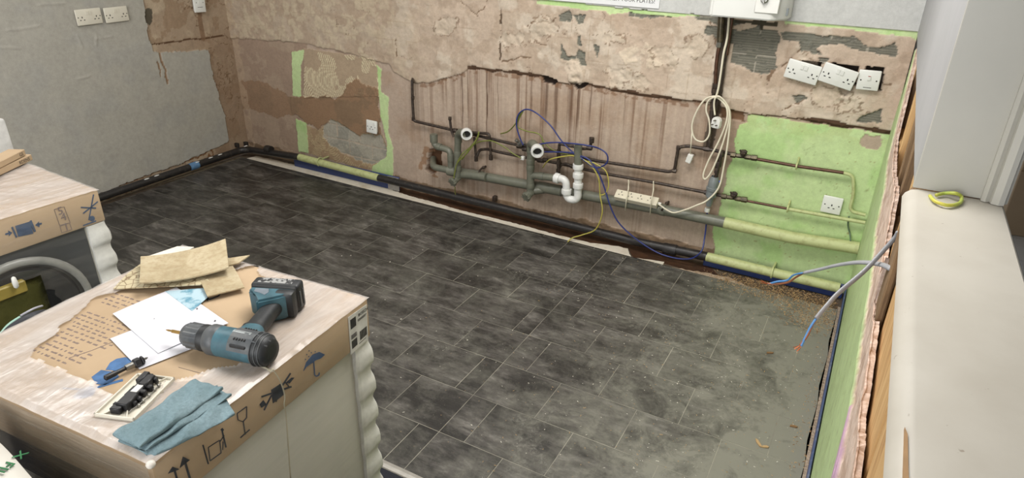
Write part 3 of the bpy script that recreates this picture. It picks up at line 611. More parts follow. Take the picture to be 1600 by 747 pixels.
add_lathe(b, [(.0225, 0), (.0225, L), (.019, L), (.019, L-.06), (.001, L-.06)], 20, frame(q, (p-q)), caps=False); fit(obj('open_stub_pipe', b, M_waste, None, sharp=40), wp)
for px in ((755, 262), (1042, 318)):
    b = BM(); p = W(px[0], px[1], .03); q = W(px[0]-8, px[1]+11, .095)
    add_tube(b, fillet([p+Vector((0, .03, 0)), p+Vector((0, -.035, 0)), q], .02), .006, 8); bmesh.ops.create_icosphere(b, subdivisions=2, radius=.011, matrix=Matrix.Translation(p)); fit(obj('pipe_clip', b, M_dcop, None, sharp=50), wp)
# copper water pipes
wa = empty('upper_water_pipe', W(900, 240, .04), 0, 'dark upper copper water pipe stepping along the wall to the green paint', 'pipe')
wb = empty('lower_water_pipe', W(950, 272, .04), 0, 'dark lower copper water pipe running just above the extension lead', 'pipe')
pp('pipe', fillet(path([(645, 123, .0), (644, 126), (644.5, 156), (646.5, 189), (706, 203), (738, 210), (799, 224.6), (871, 237), (930, 251), (1046, 268.5), (1054, 266), (1060, 230), (1075, 228), (1116, 235), (1168, 246)], .04), .018, 5), .0088, M_dcop, wa, 10)
pp('copper_pipe', fillet(path([(1168, 246), (1245.6, 259.7), (1318, 270)], .04), .02), .0078, M_cop, wa, 10)
pp('green_pipe', fillet(path([(1315, 269.6), (1333, 274), (1334, 303), (1327, 330), (1352, 336)], .035), .03, 6), .0078, M_grn, wa, 10)
pp('branch_pipe', fillet(path([(737, 207), (764.6, 209), (767, 244)], .06), .018), .0082, M_dcop, wa)
pp('branch_pipe', path([(703, 186), (705, 203), (709, 214)], .06), .0078, M_dcop, wa)
pp('branch_pipe', path([(741, 214), (744, 247)], .06), .0078, M_dcop, wa)
pp('branch_pipe', fillet(path([(894, 228), (912, 233), (922, 231), (924.5, 216)], .07), .015), .0085, M_dcop, wa)
pp('branch_pipe', fillet(path([(894, 228.5), (874, 224.5), (872.5, 268)], .06), .012), .0088, M_dcop, wa)
pp('pipe', fillet(path([(745, 246, .055), (749, 234), (762, 233), (778, 237.4), (810, 244), (869, 254.4), (937, 270), (1027, 286), (1104, 301), (1157, 312)], .04), .018, 5), .0085, M_dcop, wb, 10)
pp('branch_pipe', catmull(path([(872.5, 266), (876, 259), (884, 256), (894, 260)], .05), 4), .0075, M_dcop, wb)
pp('copper_pipe', path([(1157, 312), (1232, 326.5)], .04), .0068, M_cop, wb, 8)
pp('green_pipe', path([(1230, 326.5), (1352, 348)], .04), .0088, M_grn, wb, 10)
pp('riser_pipe', path([(1127, 237), (1124, 254), (1119, 275), (1116, 284)], .055), .0095, M_dcop, wa)
def nut(px, py, off, d, r, h, mat, par, seg=6, name='compression_nut'): fit(ring(name, W(px, py, off), d, 0, r, h, mat, None, seg), par)
dw = W(1046, 268.5, .04)-W(930, 251, .04); up = (0, 0, 1)
for a in ((645, 127, .035, up, .012, .02), (645, 153, .04, up, .012, .02), (646, 186, .04, up, .012, .02), (711, 204, .045, dw, .014, .03), (767, 246, .06, up, .014, .03), (744, 248, .06, up, .014, .03), (703, 185, .06, up, .012, .018), (924.5, 219, .07, up, .015, .03), (921, 231, .07, dw, .014, .03), (812, 228, .05, dw, .016, .035), (820, 233, .05, dw, .014, .03), (873, 240, .06, up, .013, .05), (873, 255, .06, up, .013, .04), (852, 250, .05, dw, .013, .03), (1054, 267, .04, dw, .012, .02), (1060, 231, .04, up, .012, .02), (1104, 233, .04, dw, .012, .03), (1127, 240, .055, up, .016, .03), (1122, 256, .055, up, .018, .03), (1120, 266, .055, up, .013, .03)):
    nut(*a, M_dcop, wa)
for a in ((845, 251, .045, dw, .013, .04), (872, 268, .05, up, .013, .03), (895, 260, .045, dw, .012, .025), (1105, 301, .04, dw, .013, .03)): nut(*a, M_dcop, wb)
for par, (px, py) in ((wa, (1162, 244.5)), (wb, (1147, 309.5))):
    c_ = W(px, py, .045)
    for dx, r, h in ((-.05, .014, .025), (-.02, .011, .03), (.02, .013, .03), (.05, .015, .028)):
        fit(ring('compression_nut', c_+dw.normalized()*dx, dw, 0, r, h, M_brass, None, 6), par)
    b = BM(); add_lathe(b, [(.008, 0), (.008, .022), (.018, .022), (.018, .03), (.006, .032)], 8, frame(c_, (-.1, -.4, .9))); add_box(b, (-.02, -.005, .03), (.02, .005, .037), .002, frame(c_, (-.1, -.4, .9)))
    fit(obj('valve_handle', b, M_dcop, None, sharp=40), par)
for par, (px, py) in ((wa, (1245, 257)), (wb, (1231, 324))):
    b = BM(); p = W(px, py+2, .04); add_tube(b, [p+Vector((0, .016*math.cos(a), .016*math.sin(a))) for a in np.linspace(0, 2*PI, 13)], .0045, 6); add_tube(b, [p+Vector((0, .0, .014)), p+Vector((0, .038, .03))], .005, 6); fit(obj('pipe_clip', b, M_grn, None, sharp=60), par)
for px, py, off, s in ((816, 222, .06, 1), (812, 218, .07, .8), (823, 222, .065, .7)):
    c_ = W(px, py+5, off); b = BM(); add_lathe(b, [(.006*s, 0), (.012*s, .004), (.012*s, .02), (.016*s, .022), (.016*s, .03), (.004, .034)], 6, frame(c_, (-.4, -.6, .6))); fit(obj('earth_clamp', b, M_steel, None, sharp=40), wa)
b = BM(); add_box(b, (-.011, -.011, -.011), (.011, .011, .011), .003, Matrix.Translation(W(817, 247, .07))); fit(obj('white_connector', b, M_wpl, None), wb)
# pipes under the heater
hc = empty('heater_supply_pipes', W(1130, 90, .03), 0, 'pair of brown copper pipes dropping from the white water heater', 'pipe')
pp('copper_pipe', catmull(path([(1127, 26), (1125.6, 60), (1122, 81), (1119, 104), (1118, 130), (1117, 142)], .045), 3), .0085, M_cop, hc)
pp('copper_pipe', catmull(path([(1141, 28), (1137, 60), (1133, 84), (1129, 116), (1125, 142), (1118, 170), (1108, 215), (1106, 232)], .035), 3), .0095, M_dcop, hc)
pp('copper_pipe', catmull(path([(1144, 28), (1139.5, 60), (1135.5, 86)], .035), 3), .007, M_cop, hc)
pp('pipe', catmull(path([(1116, 142), (1114, 158), (1111, 190), (1108, 228)], .04), 3), .0095, M_dcop, hc)
nut(1126.3, 45, .045, W(1127, 26, .045)-W(1125, 60, .045), .016, .12, M_brass, hc, 14, 'silver_sleeve')
for y, r in ((32, .013), (64, .013), (70, .014), (134, .015), (142, .017)): nut(1127-(y-30)*.09, y, .045, up, r, .022, M_steel if y < 100 else M_dcop, hc, 8)
# in-line filter and its blue wire
fl = empty('grey_filter_unit', W(1113, 300, .06), 0, 'small grey plastic in-line fitting hanging beside the green paint', 'fitting')
b = BM(); M_flt = simple('pale_grey_plastic', (122, 128, 128), .35, sc=20, var=.1, bump=0)
a_, z_ = W(1107, 322, .06), W(1116, 281, .06); Lf = (z_-a_).length
add_lathe(b, [(.013, 0), (.016, .02), (.017, .05), (.026, .055), (.027, .09), (.031, .092), (.031, .105), (.027, .108), (.026, .145), (.018, .165), (.012, Lf)], 16, frame(a_, z_-a_)); fit(obj('body', b, M_flt, None, sharp=40), fl)
b = BM(); add_box(b, (-.004, -.004, -.004), (.02, .004, .004), .001, Matrix.Translation(W(1120, 283, .06))); fit(obj('blue_tab', b, simple('blue_plastic', (44, 70, 190), .4), None), fl)
fit(ring('white_end', W(1105, 328, .06), z_-a_, 0, .014, .02, M_wpl, None, 12), fl)
# wires
M_bw = simple('blue_wire_sleeve', (40, 52, 116), .35, bump=0); M_gw = simple('green_yellow_wire_sleeve', (128, 128, 58), .4, sc=120, c2=(92, 110, 52), bump=0); M_yw = simple('yellow_wire_sleeve', (186, 170, 78), .4, sc=60, c2=(160, 160, 80), bump=0)
M_cab = simple('cream_cable_sleeve', (222, 214, 192), .4, sc=10, var=.06, bump=0)
def wire(name, pts, off, r, mat, label, cat='wire', group=None, n=5):
    P = catmull([W(p[0], p[1], p[2] if len(p) > 2 else off) for p in pts], n); b = BM(); add_tube(b, P, r, 7)
    return tag(obj(name, b, mat, None, True), label, cat, group)
wire('blue_wire', [(817.6, 227), (812, 214.6), (807, 196), (809.6, 180), (821, 171), (837, 176), (860, 196), (878, 221), (898, 240), (916.6, 247), (928, 258), (937, 274), (945.5, 297), (955, 326, .13), (969, 351, .13), (1000, 378, .125), (1035, 398, .125), (1074, 405, .125), (1095, 394, .125), (1101, 371, .07), (1104, 345, .06), (1105, 330, .06)], .12, .0042, M_bw, 'long blue wire looping high over the pipes and down to the damp floor edge')
wire('blue_wire', [(829, 235, .14), (841, 226, .15), (871, 222.6, .15), (916, 227, .15), (938, 233), (949, 243), (947, 256), (930, 262), (912, 250), (894, 239), (853, 237.5), (832, 238, .13)], .12, .0042, M_bw, 'shorter blue wire lying in a flat loop around the open grey stub')
wire('earth_wire', [(782, 209, .01), (793.7, 205.5, .05), (805, 194), (810, 183), (817.6, 173), (811, 186), (808.4, 197.5), (823, 205), (841, 209), (848, 219), (848, 236)], .1, .0038, M_gw, 'green earth wire crossing the high blue loop left of the standpipe')
wire('earth_wire', [(748.7, 206), (745, 218), (730, 239), (715, 254), (711, 268), (709, 279)], .15, .0038, M_gw, 'yellow green earth wire slanting in front of the left standpipe')
wire('earth_wire', [(714, 254, .14), (724, 239, .14), (738, 228), (748, 222), (760, 220), (771, 221), (790, 231), (800, 239), (814, 247)], .09, .0036, M_gw, 'green earth wire arching between the two standpipes')
wire('earth_wire', [(722, 250, .14), (733, 232, .12), (744, 218, .1), (748, 206, .1)], .1, .0034, M_gw, 'thin darker earth wire beside the left standpipe front wire')
wire('earth_wire', [(711, 292, .13), (712, 304, .1), (722, 309, .09), (731, 307, .085)], .1, .003, M_gw, 'short green wire end curling onto the black floor pipe')
wire('yellow_wire', [(848, 262, .07), (858, 250), (878, 245), (898, 244), (921, 256), (935, 278), (937.5, 304), (941, 332, .135), (931, 358, .135), (910, 367, .14), (895, 371.5, .16), (887, 378, .2)], .12, .0036, M_yw, 'yellow wire dropping to the white strip at the floor edge')
wire('yellow_wire', [(918, 252), (931, 256), (947, 268), (951, 289), (946, 302), (938, 305)], .12, .0034, M_yw, 'short yellow wire loop left of the extension lead')
wire('earth_wire', [(848, 219, .1), (860, 232, .1), (880, 240, .1), (900, 243, .1)], .1, .0034, M_gw, 'green wire tucked behind the open grey stub')
wire('thin_cable', [(1326.5, 338), (1325, 352), (1328, 366), (1329, 377, .06)], .02, .0038, simple('grey_green_cable', (96, 116, 92), .5), 'thin dark cable dropping below the socket on green paint', 'cable')
# cream cable coil with plug, extension strip
ct = wire('coiled_cable', [(1029, 319, .11), (1050, 332, .11), (1070, 328, .11), (1088, 321, .11), (1105, 313, .1), (1123, 293, .09), (1131, 260, .08), (1137, 224, .07), (1141, 183, .06), (1137, 165, .06), (1125, 152, .055), (1112, 151, .055), (1100, 157), (1087.6, 176), (1081, 198), (1086, 217), (1100, 221), (1108.5, 209), (1108, 188), (1103.5, 173), (1106, 159), (1117, 152, .065), (1128, 158, .065), (1136, 171, .065), (1134.7, 191, .065), (1123, 221, .065), (1108, 249, .07), (1099, 272, .075), (1101.6, 280, .075), (1110.5, 270, .075), (1123, 242, .07), (1134.7, 206, .065), (1140, 178, .065), (1135, 162, .065), (1124, 151, .075), (1118, 153, .075), (1115.6, 163, .07), (1117, 180, .07)], .05, .0046, M_cab, 'cream cable hanging in long loops over the copper pipes', 'cable', None, 6)
wire('thin_cable', [(1139, 26), (1136, 60), (1130.5, 84), (1126, 116), (1122, 140), (1118, 153)], .06, .0055, M_cab, 'straight cream cable running down from the water heater', 'cable')
pg = empty('mains_plug', W(1120, 191, .075), 0, 'white three pin plug hanging inside the cream cable loops', 'plug')
b = BM(); add_prism(b, [(-.022, -.014), (-.02, -.028), (.02, -.028), (.022, -.014), (.022, .014), (.010, .026), (-.010, .026), (-.022, .014)], -.012, .014); bmesh.ops.bevel(b, geom=list(b.edges), offset=.003, segments=2, affect='EDGES')
o = obj('plug_body', b, M_wpl, pg, sharp=40); o.rotation_euler = (PI/2, 0, -.3)
b = BM()
for x, y, s in ((0, .012, .004), (-.011, -.01, .003), (.011, -.01, .003)): add_box(b, (x-s, y-.002, .014), (x+s, y+.002, .03), .0005)
o = tag(obj('pins', b, M_brass, pg), kind='stuff'); o.rotation_euler = (PI/2, 0, -.3)
cs_ = empty('cord_connector', W(1077.5, 247.5, .04), 0, 'small white inline connector hanging left of the cable loops', 'connector')
b = BM(); add_box(b, (-.014, -.012, -.024), (.014, .012, .024), .003, Matrix.Rotation(.25, 4, 'Y')); add_box(b, (-.016, -.009, -.004), (.016, .009, .0), .001, Matrix.Rotation(.25, 4, 'Y')); obj('connector_body', b, M_wpl, cs_)
P = [W(1081.5, 202, .05), W(1080, 222, .05), W(1078.5, 241, .045)]; b = BM(); add_tube(b, P, .003, 7); fit(obj('cord', b, M_cab, None, True), cs_)
ex = empty('extension_lead', W(995, 313, .075), 0, 'cream four gang extension lead resting on the grey waste pipe', 'extension lead')
e0, e1 = W(962, 306, .085), W(1028, 320, .085); dx = (e1-e0); Le = dx.length; dx.normalize(); nz = Vector((0, -.55, .83)); nz = (nz-dx*nz.dot(dx)).normalized(); ny = nz.cross(dx)
Me = Matrix(((dx.x, ny.x, nz.x, 0), (dx.y, ny.y, nz.y, 0), (dx.z, ny.z, nz.z, 0), (0, 0, 0, 1))); Me.translation = (e0+e1)/2-ex.location+Vector((0, 0, .008))
b = BM(); add_box(b, (-Le/2, -.027, -.017), (Le/2, .027, .017), .004, Me, 2); obj('casing', b, simple('cream_plastic', (216, 208, 186), .4, sc=10, var=.05, bump=0), ex)
M_slot = simple('dark_slot', (60, 56, 50), .6)
for k in range(4):
    b = BM(); cx = -Le/2+Le*(k+.5)/4.4+.005
    for x, y, sx, sy in ((0, .012, .002, .005), (-.010, -.006, .004, .002), (.010, -.006, .004, .002)): add_box(b, (cx+x-sx, y-sy, .0168), (cx+x+sx, y+sy, .0175), 0, Me)
    tag(obj('socket_slots', b, M_slot, ex), kind='stuff')
b = BM(); add_box(b, (Le/2-.002, -.006, -.008), (Le/2+.018, .006, .006), .002, Me); obj('cable_grip', b, M_wpl, ex)
for px in ((981, 281, 329), (1020, 283, 336)):
    t = wire('tie_cord', [(px[0]+1, px[1], .05), (px[0]+1, px[1]+14, .06), (px[0]-1, px[1]+24, .118), (px[0]-3, px[1]+38, .118), (px[0]-4, px[2], .06), (px[0]-1, px[1]+26, .035), (px[0]+2, px[1]+2, .045)], .1, .0032, M_cab, 'cream cord tied round the %s end of the extension lead' % ('left' if px[0] < 1000 else 'right'), 'cord', None, 4)
# ------------------------------------------------------------------ sockets, sign, heater
M_sock = simple('white_socket_plastic', (224, 224, 218), .3, sc=6, var=.03, bump=0); M_pin = simple('socket_pin_hole', (38, 34, 30), .7); M_red = simple('neon_red', (170, 60, 46), .4)
M_sockc = simple('yellowed_socket_plastic', (214, 208, 192), .3, sc=6, var=.03, bump=0)
def faceplate(name, loc, wd, ht, normal, roll, label, kind, group, mat=M_sock, tilt=0., box=False, cat='socket', mark=False):
    t = empty(name, loc, 0, label, cat, group); n = Vector(normal).normalized(); z = Vector((0, 0, 1)); x = z.cross(n).normalized()
    Mx = Matrix(((x.x, z.x, n.x, 0), (x.y, z.y, n.y, 0), (x.z, z.z, n.z, 0), (0, 0, 0, 1))) @ Matrix.Rotation(roll, 4, 'Z') @ Matrix.Rotation(tilt, 4, 'X')
    t.matrix_world = Matrix.Translation(loc) @ Mx
    b = BM(); add_box(b, (-wd/2, -ht/2, -.001), (wd/2, ht/2, .009), .004, None, 3); obj('faceplate', b, mat, t, sharp=40)
    def pins(cx, s=1):
        b = BM()
        for px_, py_, a, c_ in ((0, .006, .0028, .0045), (-.011, -.009, .0042, .0022), (.011, -.009, .0042, .0022)): add_box(b, (cx+px_-a, py_-c_-.006, .0085), (cx+px_+a, py_+c_-.006, .0094))
        tag(obj('pin_holes', b, M_pin, t), kind='stuff')
    def rocker(cx, cy, red=False):
        b = BM(); add_prism(b, [(cx-.0065, cy-.010), (cx+.0065, cy-.010), (cx+.0065, cy+.010), (cx-.0065, cy+.010)], .008, .0125); r = obj('rocker_switch', b, mat, t)
        if red:
            b = BM(); add_box(b, (cx-.005, cy+.006, .0122), (cx+.005, cy+.009, .0128)); obj('red_flash', b, M_red, r)
    def screws(d):
        b = BM()
        for s in (-1, 1): add_lathe(b, [(.0035, .0088), (.003, .0095)], 10, Matrix.Translation((s*d, 0, 0)))
        tag(obj('screws', b, M_pin, t), kind='stuff')
    if kind == 'double':
        pins(-.042); pins(.042); rocker(-.009, .022); rocker(.009, .022); screws(.064)
    elif kind == 'single': pins(0); rocker(.022, .024); screws(.031)
    elif kind == 'bare': pins(0); screws(.031)
    elif kind == 'switch':
        rocker(0, .012, True); screws(.031); b = BM(); add_box(b, (-.016, -.033, .0085), (.016, -.0305, .0093)); obj('printed_mark', b, M_pin, t)
    elif kind == 'spur':
        b = BM(); add_box(b, (-.012, -.010, .008), (.012, .012, .0105), .002); obj('fuse_carrier', b, mat, t)
        b = BM()
        for px_, py_ in ((-.026, .0), (.026, .0), (0, .028)): add_lathe(b, [(.003, .0088), (.0025, .0096)], 8, Matrix.Translation((px_, py_, 0)))
        add_box(b, (-.02, -.030, .0085), (.02, -.0275, .0093)); tag(obj('screws', b, M_pin, t), kind='stuff')
    if box:
        b = BM(); add_box(b, (-wd/2+.008, -ht/2+.008, -.016), (wd/2-.008, ht/2-.008, -.001), .002); obj('moulded_back', b, M_sock, t)
    return t
nb = (0, -1, 0); nl = (1, 0, 0)
faceplate('double_socket', WL(138, 26, .013), .150, .088, nl, .0, 'white double socket on grey wall, left of the pair', 'double', 'double sockets on the grey wall', M_sockc)
faceplate('double_socket', WL(181, 22.5, .013), .146, .086, nl, .0, 'white double socket on grey wall, right of the pair, nearer the stripped corner', 'double', 'double sockets on the grey wall', M_sockc)
faceplate('fused_spur', WL(310.5, 4, .022), .088, .124, nl, -.05, 'white blank plate on stripped plaster near the corner at the top edge', 'spur', None, box=True, cat='switch')
faceplate('single_socket', W(581.5, 198, .022), .086, .086, nb, -.03, 'single white socket on the brown plaster patch by a green stripe', 'single', None, tilt=-.05, box=True)
faceplate('single_socket', W(1300, 320, .013), .088, .086, nb, -.02, 'single white socket on the bright green painted wall', 'bare', None)
faceplate('double_socket', W(1254.5, 112, .03), .146, .088, nb, -.17, 'loose white double socket tilting over a hole, left of the three plates', 'double', 'loose plates on the stripped wall', tilt=.12, box=True)
faceplate('double_socket', W(1310, 119, .038), .146, .088, nb, -.22, 'loose white double socket tilting over a hole, middle of the three plates', 'double', 'loose plates on the stripped wall', tilt=.12, box=True)
faceplate('isolator_switch', W(1357.5, 125, .03), .088, .088, nb, .02, 'loose white single switch plate with red flash, right of the three plates', 'switch', 'loose plates on the stripped wall', tilt=.1, box=True, cat='switch')
# text helper
def text(name, s, size, Mx, mat, parent, ext=.0002, align='LEFT'):
    cu = bpy.data.curves.new(name, 'FONT'); cu.body = s; cu.size = size; cu.extrude = ext; cu.align_x = align; cu.resolution_u = 2
    t = bpy.data.objects.new(name, cu); C.objects.link(t); dg = bpy.context.evaluated_depsgraph_get(); me = bpy.data.meshes.new_from_object(t.evaluated_get(dg))
    bpy.data.objects.remove(t); me.name = name; me.materials.clear(); o = link(name, me, mat, parent); o.matrix_local = Mx; return o
M_ink = simple('black_print', (34, 33, 34), .7, bump=0)
q0, q1 = W(800, -9, .02), W(1029, 14, .02); zb = q1.z
sg = empty('wall_sign', (q1.x-.6, YB-.014, zb+.2), 0, 'white laminated notice reading to wash your plates, at top of back wall', 'sign')
b = BM(); add_box(b, (-.6, -.002, -.2), (.6, .002, .2), .0008); obj('sheet', b, simple('white_laminated_paper', (220, 220, 220), .3, var=.02, bump=0), sg)
Mb = Matrix(((1, 0, 0, 0), (0, 0, -1, -.0022), (0, 1, 0, 0), (0, 0, 0, 1)))
text('lettering', 'RESPONSIBILITY TO WASH YOUR PLATES!', .027, Matrix.Translation((.578, 0, -.177)) @ Mb, M_ink, sg, align='RIGHT')
# water heater
h0, h1 = W(1107, 22.5, .16), W(1209, 33, .16); zb = h1.z
wh = empty('water_heater', ((h0.x+h1.x)/2, YB-.085, zb), 0, 'white over-sink water heater with a dial panel at top of wall', 'water heater')
hw = (h1.x-h0.x)/2; b = BM()
M_h = simple('white_heater_casing', (214, 214, 208), .35, sc=3, var=.03, bump=0)
add_prism(b, [(-hw, -.075), (-hw+.012, -.085), (hw-.025, -.085), (hw, -.075), (hw+.045, -.01), (hw+.05, .07), (-hw, .07)], 0, .42); bmesh.ops.bevel(b, geom=list(b.edges), offset=.006, segments=2, affect='EDGES'); obj('casing', b, M_h, wh, sharp=35)
b = BM(); add_box(b, (.055, -.091, .03), (.155, -.083, .125), .003); obj('control_panel', b, M_wpl, wh, sharp=40)
b = BM(); add_lathe(b, [(.016, 0), (.016, .012), (.012, .016)], 18, Matrix.Translation((.092, -.09, .088)) @ Matrix.Rotation(PI/2, 4, 'X')); add_box(b, (.088, -.112, .07), (.096, -.1, .106), .002); obj('dial', b, M_steel, wh, sharp=40)
b = BM(); add_box(b, (hw+.032, -.022, .02), (hw+.045, -.004, .05)); obj('side_badge', b, M_flt, wh)
# flex cables out of the partition
M_flex = simple('grey_flat_cable', (150, 152, 156), .4, sc=10, var=.08, bump=0); M_brw = simple('brown_core', (150, 92, 62), .4, bump=0); M_blc = simple('blue_core', (84, 136, 190), .4, bump=0); M_cu = simple('bare_copper_strands', (190, 110, 70), .35, .8)
def flex(label, pts, blue, brown, ends, wy):
    t = empty('flat_cable', pts[0], 0, label, 'cable'); rel = lambda P: [Vector(p)-pts[0] for p in P]
    b = BM(); add_tube(b, catmull(rel(pts), 6), wy, 10, True, .6); obj('grey_sheath', b, M_flex, t, True)
    b = BM(); add_tube(b, catmull(rel(blue), 6), .0026, 8); obj('blue_core', b, M_blc, t, True)
    b = BM(); add_tube(b, catmull(rel(brown), 6), .0026, 8); obj('brown_core', b, M_brw, t, True)
    b = BM()
    for e, d in ends:
        for k in range(5): add_tube(b, [Vector(e)-pts[0], Vector(e)-pts[0]+Vector(d)*.02+Vector((random.uniform(-.004, .004), random.uniform(-.004, .004), random.uniform(-.002, .002)))], .0006, 4)
    tag(obj('copper_strands', b, M_cu, t), kind='stuff')
    return t
def G(px, py, y): d = ray(px, py); return Vector(O+d*(y/d[1]))
c1 = [G(1392, 420, 1.42), G(1375, 413, 1.48), G(1342, 410, 1.55), G(1310, 414, 1.62), G(1280, 421, 1.68), G(1257, 426, 1.72)]
flex('grey flat cable sticking out flat over the green wall, ends in blue and brown cores', c1, [c1[-1], G(1240, 430, 1.74), G(1230, 438, 1.75), G(1215, 440, 1.76), G(1200, 444, 1.77)], [c1[-1], G(1244, 433, 1.745), G(1232, 441, 1.755), G(1214, 444, 1.765), G(1199, 443, 1.765)],
     [(G(1200, 444, 1.77), (-.9, .1, 0)), (G(1199, 443, 1.765), (-.9, .1, .1))], .0062)
c2 = [G(1404, 362, 1.50), G(1398, 372, 1.50), G(1382, 390, 1.49), G(1350, 424, 1.45), G(1310, 458, 1.40), G(1290, 480, 1.37), G(1275, 498, 1.35)]
flex('grey flat cable drooping diagonally from the partition, ends in bared blue core', c2, [c2[-1], G(1266, 512, 1.34), G(1258, 528, 1.33), G(1252, 541, 1.32)], [c2[-1], G(1268, 510, 1.342), G(1261, 525, 1.332), G(1250, 540, 1.322)],
     [(G(1252, 541, 1.32), (-.3, 0, -.6)), (G(1250, 540, 1.322), (-.5, 0, -.5))], .0062)
# wire offcut on the sill
P = [F(1453, 306, ZS+.004), F(1462, 315, ZS+.006), F(1482, 321, ZS+.005), F(1500, 317, ZS+.004), F(1502, 307, ZS+.006), F(1492, 302, ZS+.012), F(1476, 302, ZS+.006), F(1463, 305, ZS+.005)]
b = BM(); add_tube(b, catmull(P, 6), .003, 8); tag(obj('wire_offcut', b, simple('yellow_green_sleeve', (196, 184, 70), .4, sc=25, c2=(170, 190, 90), bump=0), None, True), 'curled yellow and green wire offcut on the white sill', 'wire')
# things on the floor of the room beyond
bx = empty('cardboard_carton', (1.1, 4.95, 0), .1, 'brown cardboard carton seen through the hatch at the right edge', 'box')
M_card = N('corrugated_card'); co = M_card.coord('World', (1, 1, 1)); f = M_card.noise(co, 4, 5); c = M_card.ramp(f, [(.3, (184, 160, 130)), (.7, (168, 144, 114))]); M_card.col(c); M_card.set(Roughness=.8); M_card.bump(M_card.noise(co, 60, 3), .1, .001); M_cd = M_card.m
b = BM(); add_box(b, (-.3, -.3, .004), (.5, .3, .55), .004); obj('carton_body', b, M_cd, bx)
b = BM(); add_box(b, (-.3, -.303, .4), (.5, -.3, .404)); obj('tape_line', b, simple('parcel_tape', (150, 116, 80), .3), bx)
def lump(name, c_, s, mat, label, cat, seed, group=None):
    b = BM(); bmesh.ops.create_icosphere(b, subdivisions=4, radius=1); rs = np.random.RandomState(seed).rand(3)*9
    for v in b.verts:
        k = 1+.18*(float(vnoise(np.array([v.co.x*3+rs[0]+9]), np.array([v.co.y*3+v.co.z*2.3+rs[1]+9]), seed)[0])-.5)
        v.co = Vector((v.co.x*s[0]*k, v.co.y*s[1]*k, max(v.co.z, -.8)*s[2]*k))
    o = obj(name, b, mat, None, True); o.location = c_; return tag(o, label, cat, group)
M_rb = simple('red_bag_plastic', (196, 44, 48), .3, sc=14, c2=(150, 30, 36), bump=.6, dist=.02)
lump('red_bag', (1.16, 4.9, .66), (.34, .24, .14), M_rb, 'shiny red plastic bag on top of the brown carton', 'bag', 4)
lump('blue_bag', (1.2, 5.0, .90), (.32, .2, .08), simple('dark_blue_cloth', (28, 40, 92), .6, bump=.4), 'dark blue bundle lying on the red plastic bag', 'bundle', 5)
lump('red_bag', (1.2, 5.02, 1.04), (.3, .2, .07), M_rb, 'second smaller red bundle above the dark blue bundle', 'bag', 6)
lump('black_bag', (.95, 2.9, .10), (.2, .3, .12), simple('black_bag_cloth', (26, 26, 28), .7, bump=.3), 'black bag on the pale tiles beyond the white sill', 'bag', 7)
# crumbs and sawdust, wood chips
rnd = random.Random(5); MC = [simple('chip_tan', (176, 146, 104), .8), simple('chip_brown', (128, 96, 62), .8), simple('chip_white', (214, 208, 194), .8)]
def crumbs(name, pts, mat, label, cat):
    b = BM()
    for x, y, s, fl_ in pts:
        a = rnd.uniform(0, 2*PI); l = s*rnd.uniform(1, 2.6) if fl_ else s*rnd.uniform(.7, 1.3); tz = rnd.uniform(-.3, .3)
        Mx = Matrix.Translation((x, y, .0024+s*.3)) @ Matrix.Rotation(a, 4, 'Z') @ Matrix.Rotation(tz, 4, 'Y'); q = [Mx @ Vector(v) for v in ((-l, -s*.5, -s*.3), (l, -s*.4, -s*.3), (l*.8, s*.5, -s*.3), (-l*.7, s*.4, -s*.3), (0, 0, s*.35))]
        v = [b.verts.new(t_) for t_ in q]
        for i in range(4): b.faces.new((v[i], v[(i+1) % 4], v[4]))
    return tag(obj(name, b, mat), label, cat, None, 'stuff')
def inside(x, y): return backedge((x, y)) > 0 and XS0 < x < XS1-.01 and y > Yth+.05
zone = [F(*p) for p in ((1112, 418), (1190, 432), (1308, 462), (1314, 482), (1302, 512), (1270, 520), (1242, 500), (1225, 478), (1175, 452), (1130, 436))]
zp = [(p.x, p.y) for p in zone]; A_, B_, W_ = [], [], []
while len(A_) < 1500:
    x, y = rnd.uniform(-.95, .07), rnd.uniform(2.6, 3.34)
    if inpoly(np.array([x+rnd.gauss(0, .05)]), np.array([y+rnd.gauss(0, .05)]), zp)[0] and x < .068 and y < 3.275: (A_ if rnd.random() < .55 else B_).append((x, y, rnd.uniform(.0012, .0034), True)); 
    if len(A_)+len(B_) > 2700: break
for _ in range(1300):
    x = .08-abs(rnd.gauss(0, .65)); y = rnd.uniform(1.4, 3.2)
    if inside(x, y): rnd.choice((A_, A_, W_)).append((x, y, rnd.uniform(.0008, .0026), rnd.random() < .5))
for _ in range(260):
    x = rnd.uniform(.02, .078); y = rnd.uniform(1.6, 3.1); (A_ if rnd.random() < .6 else B_).append((x, y, rnd.uniform(.001, .003), True))
for _ in range(90):
    x = rnd.uniform(-2.4, .0); y = rnd.uniform(1.5, 2.9)
    if inside(x, y): W_.append((x, y, rnd.uniform(.0016, .0042), False))
for _ in range(500):
    px = rnd.uniform(1120, 1300); p = F(px, 440+(px-1120)*.16+rnd.uniform(-14, 14)); A_.append((p.x, min(p.y, 3.28), rnd.uniform(.001, .003), True))
crumbs('sawdust', A_, MC[0], 'tan sawdust crumbs strewn over the floor and heaped in the green corner', 'sawdust')
crumbs('wood_shavings', B_, MC[1], 'darker brown wood shavings heaped in the corner by the blue skirting', 'shavings')
crumbs('plaster_crumbs', W_, MC[2], 'small white plaster crumbs scattered over the dark floor tiles', 'rubble')
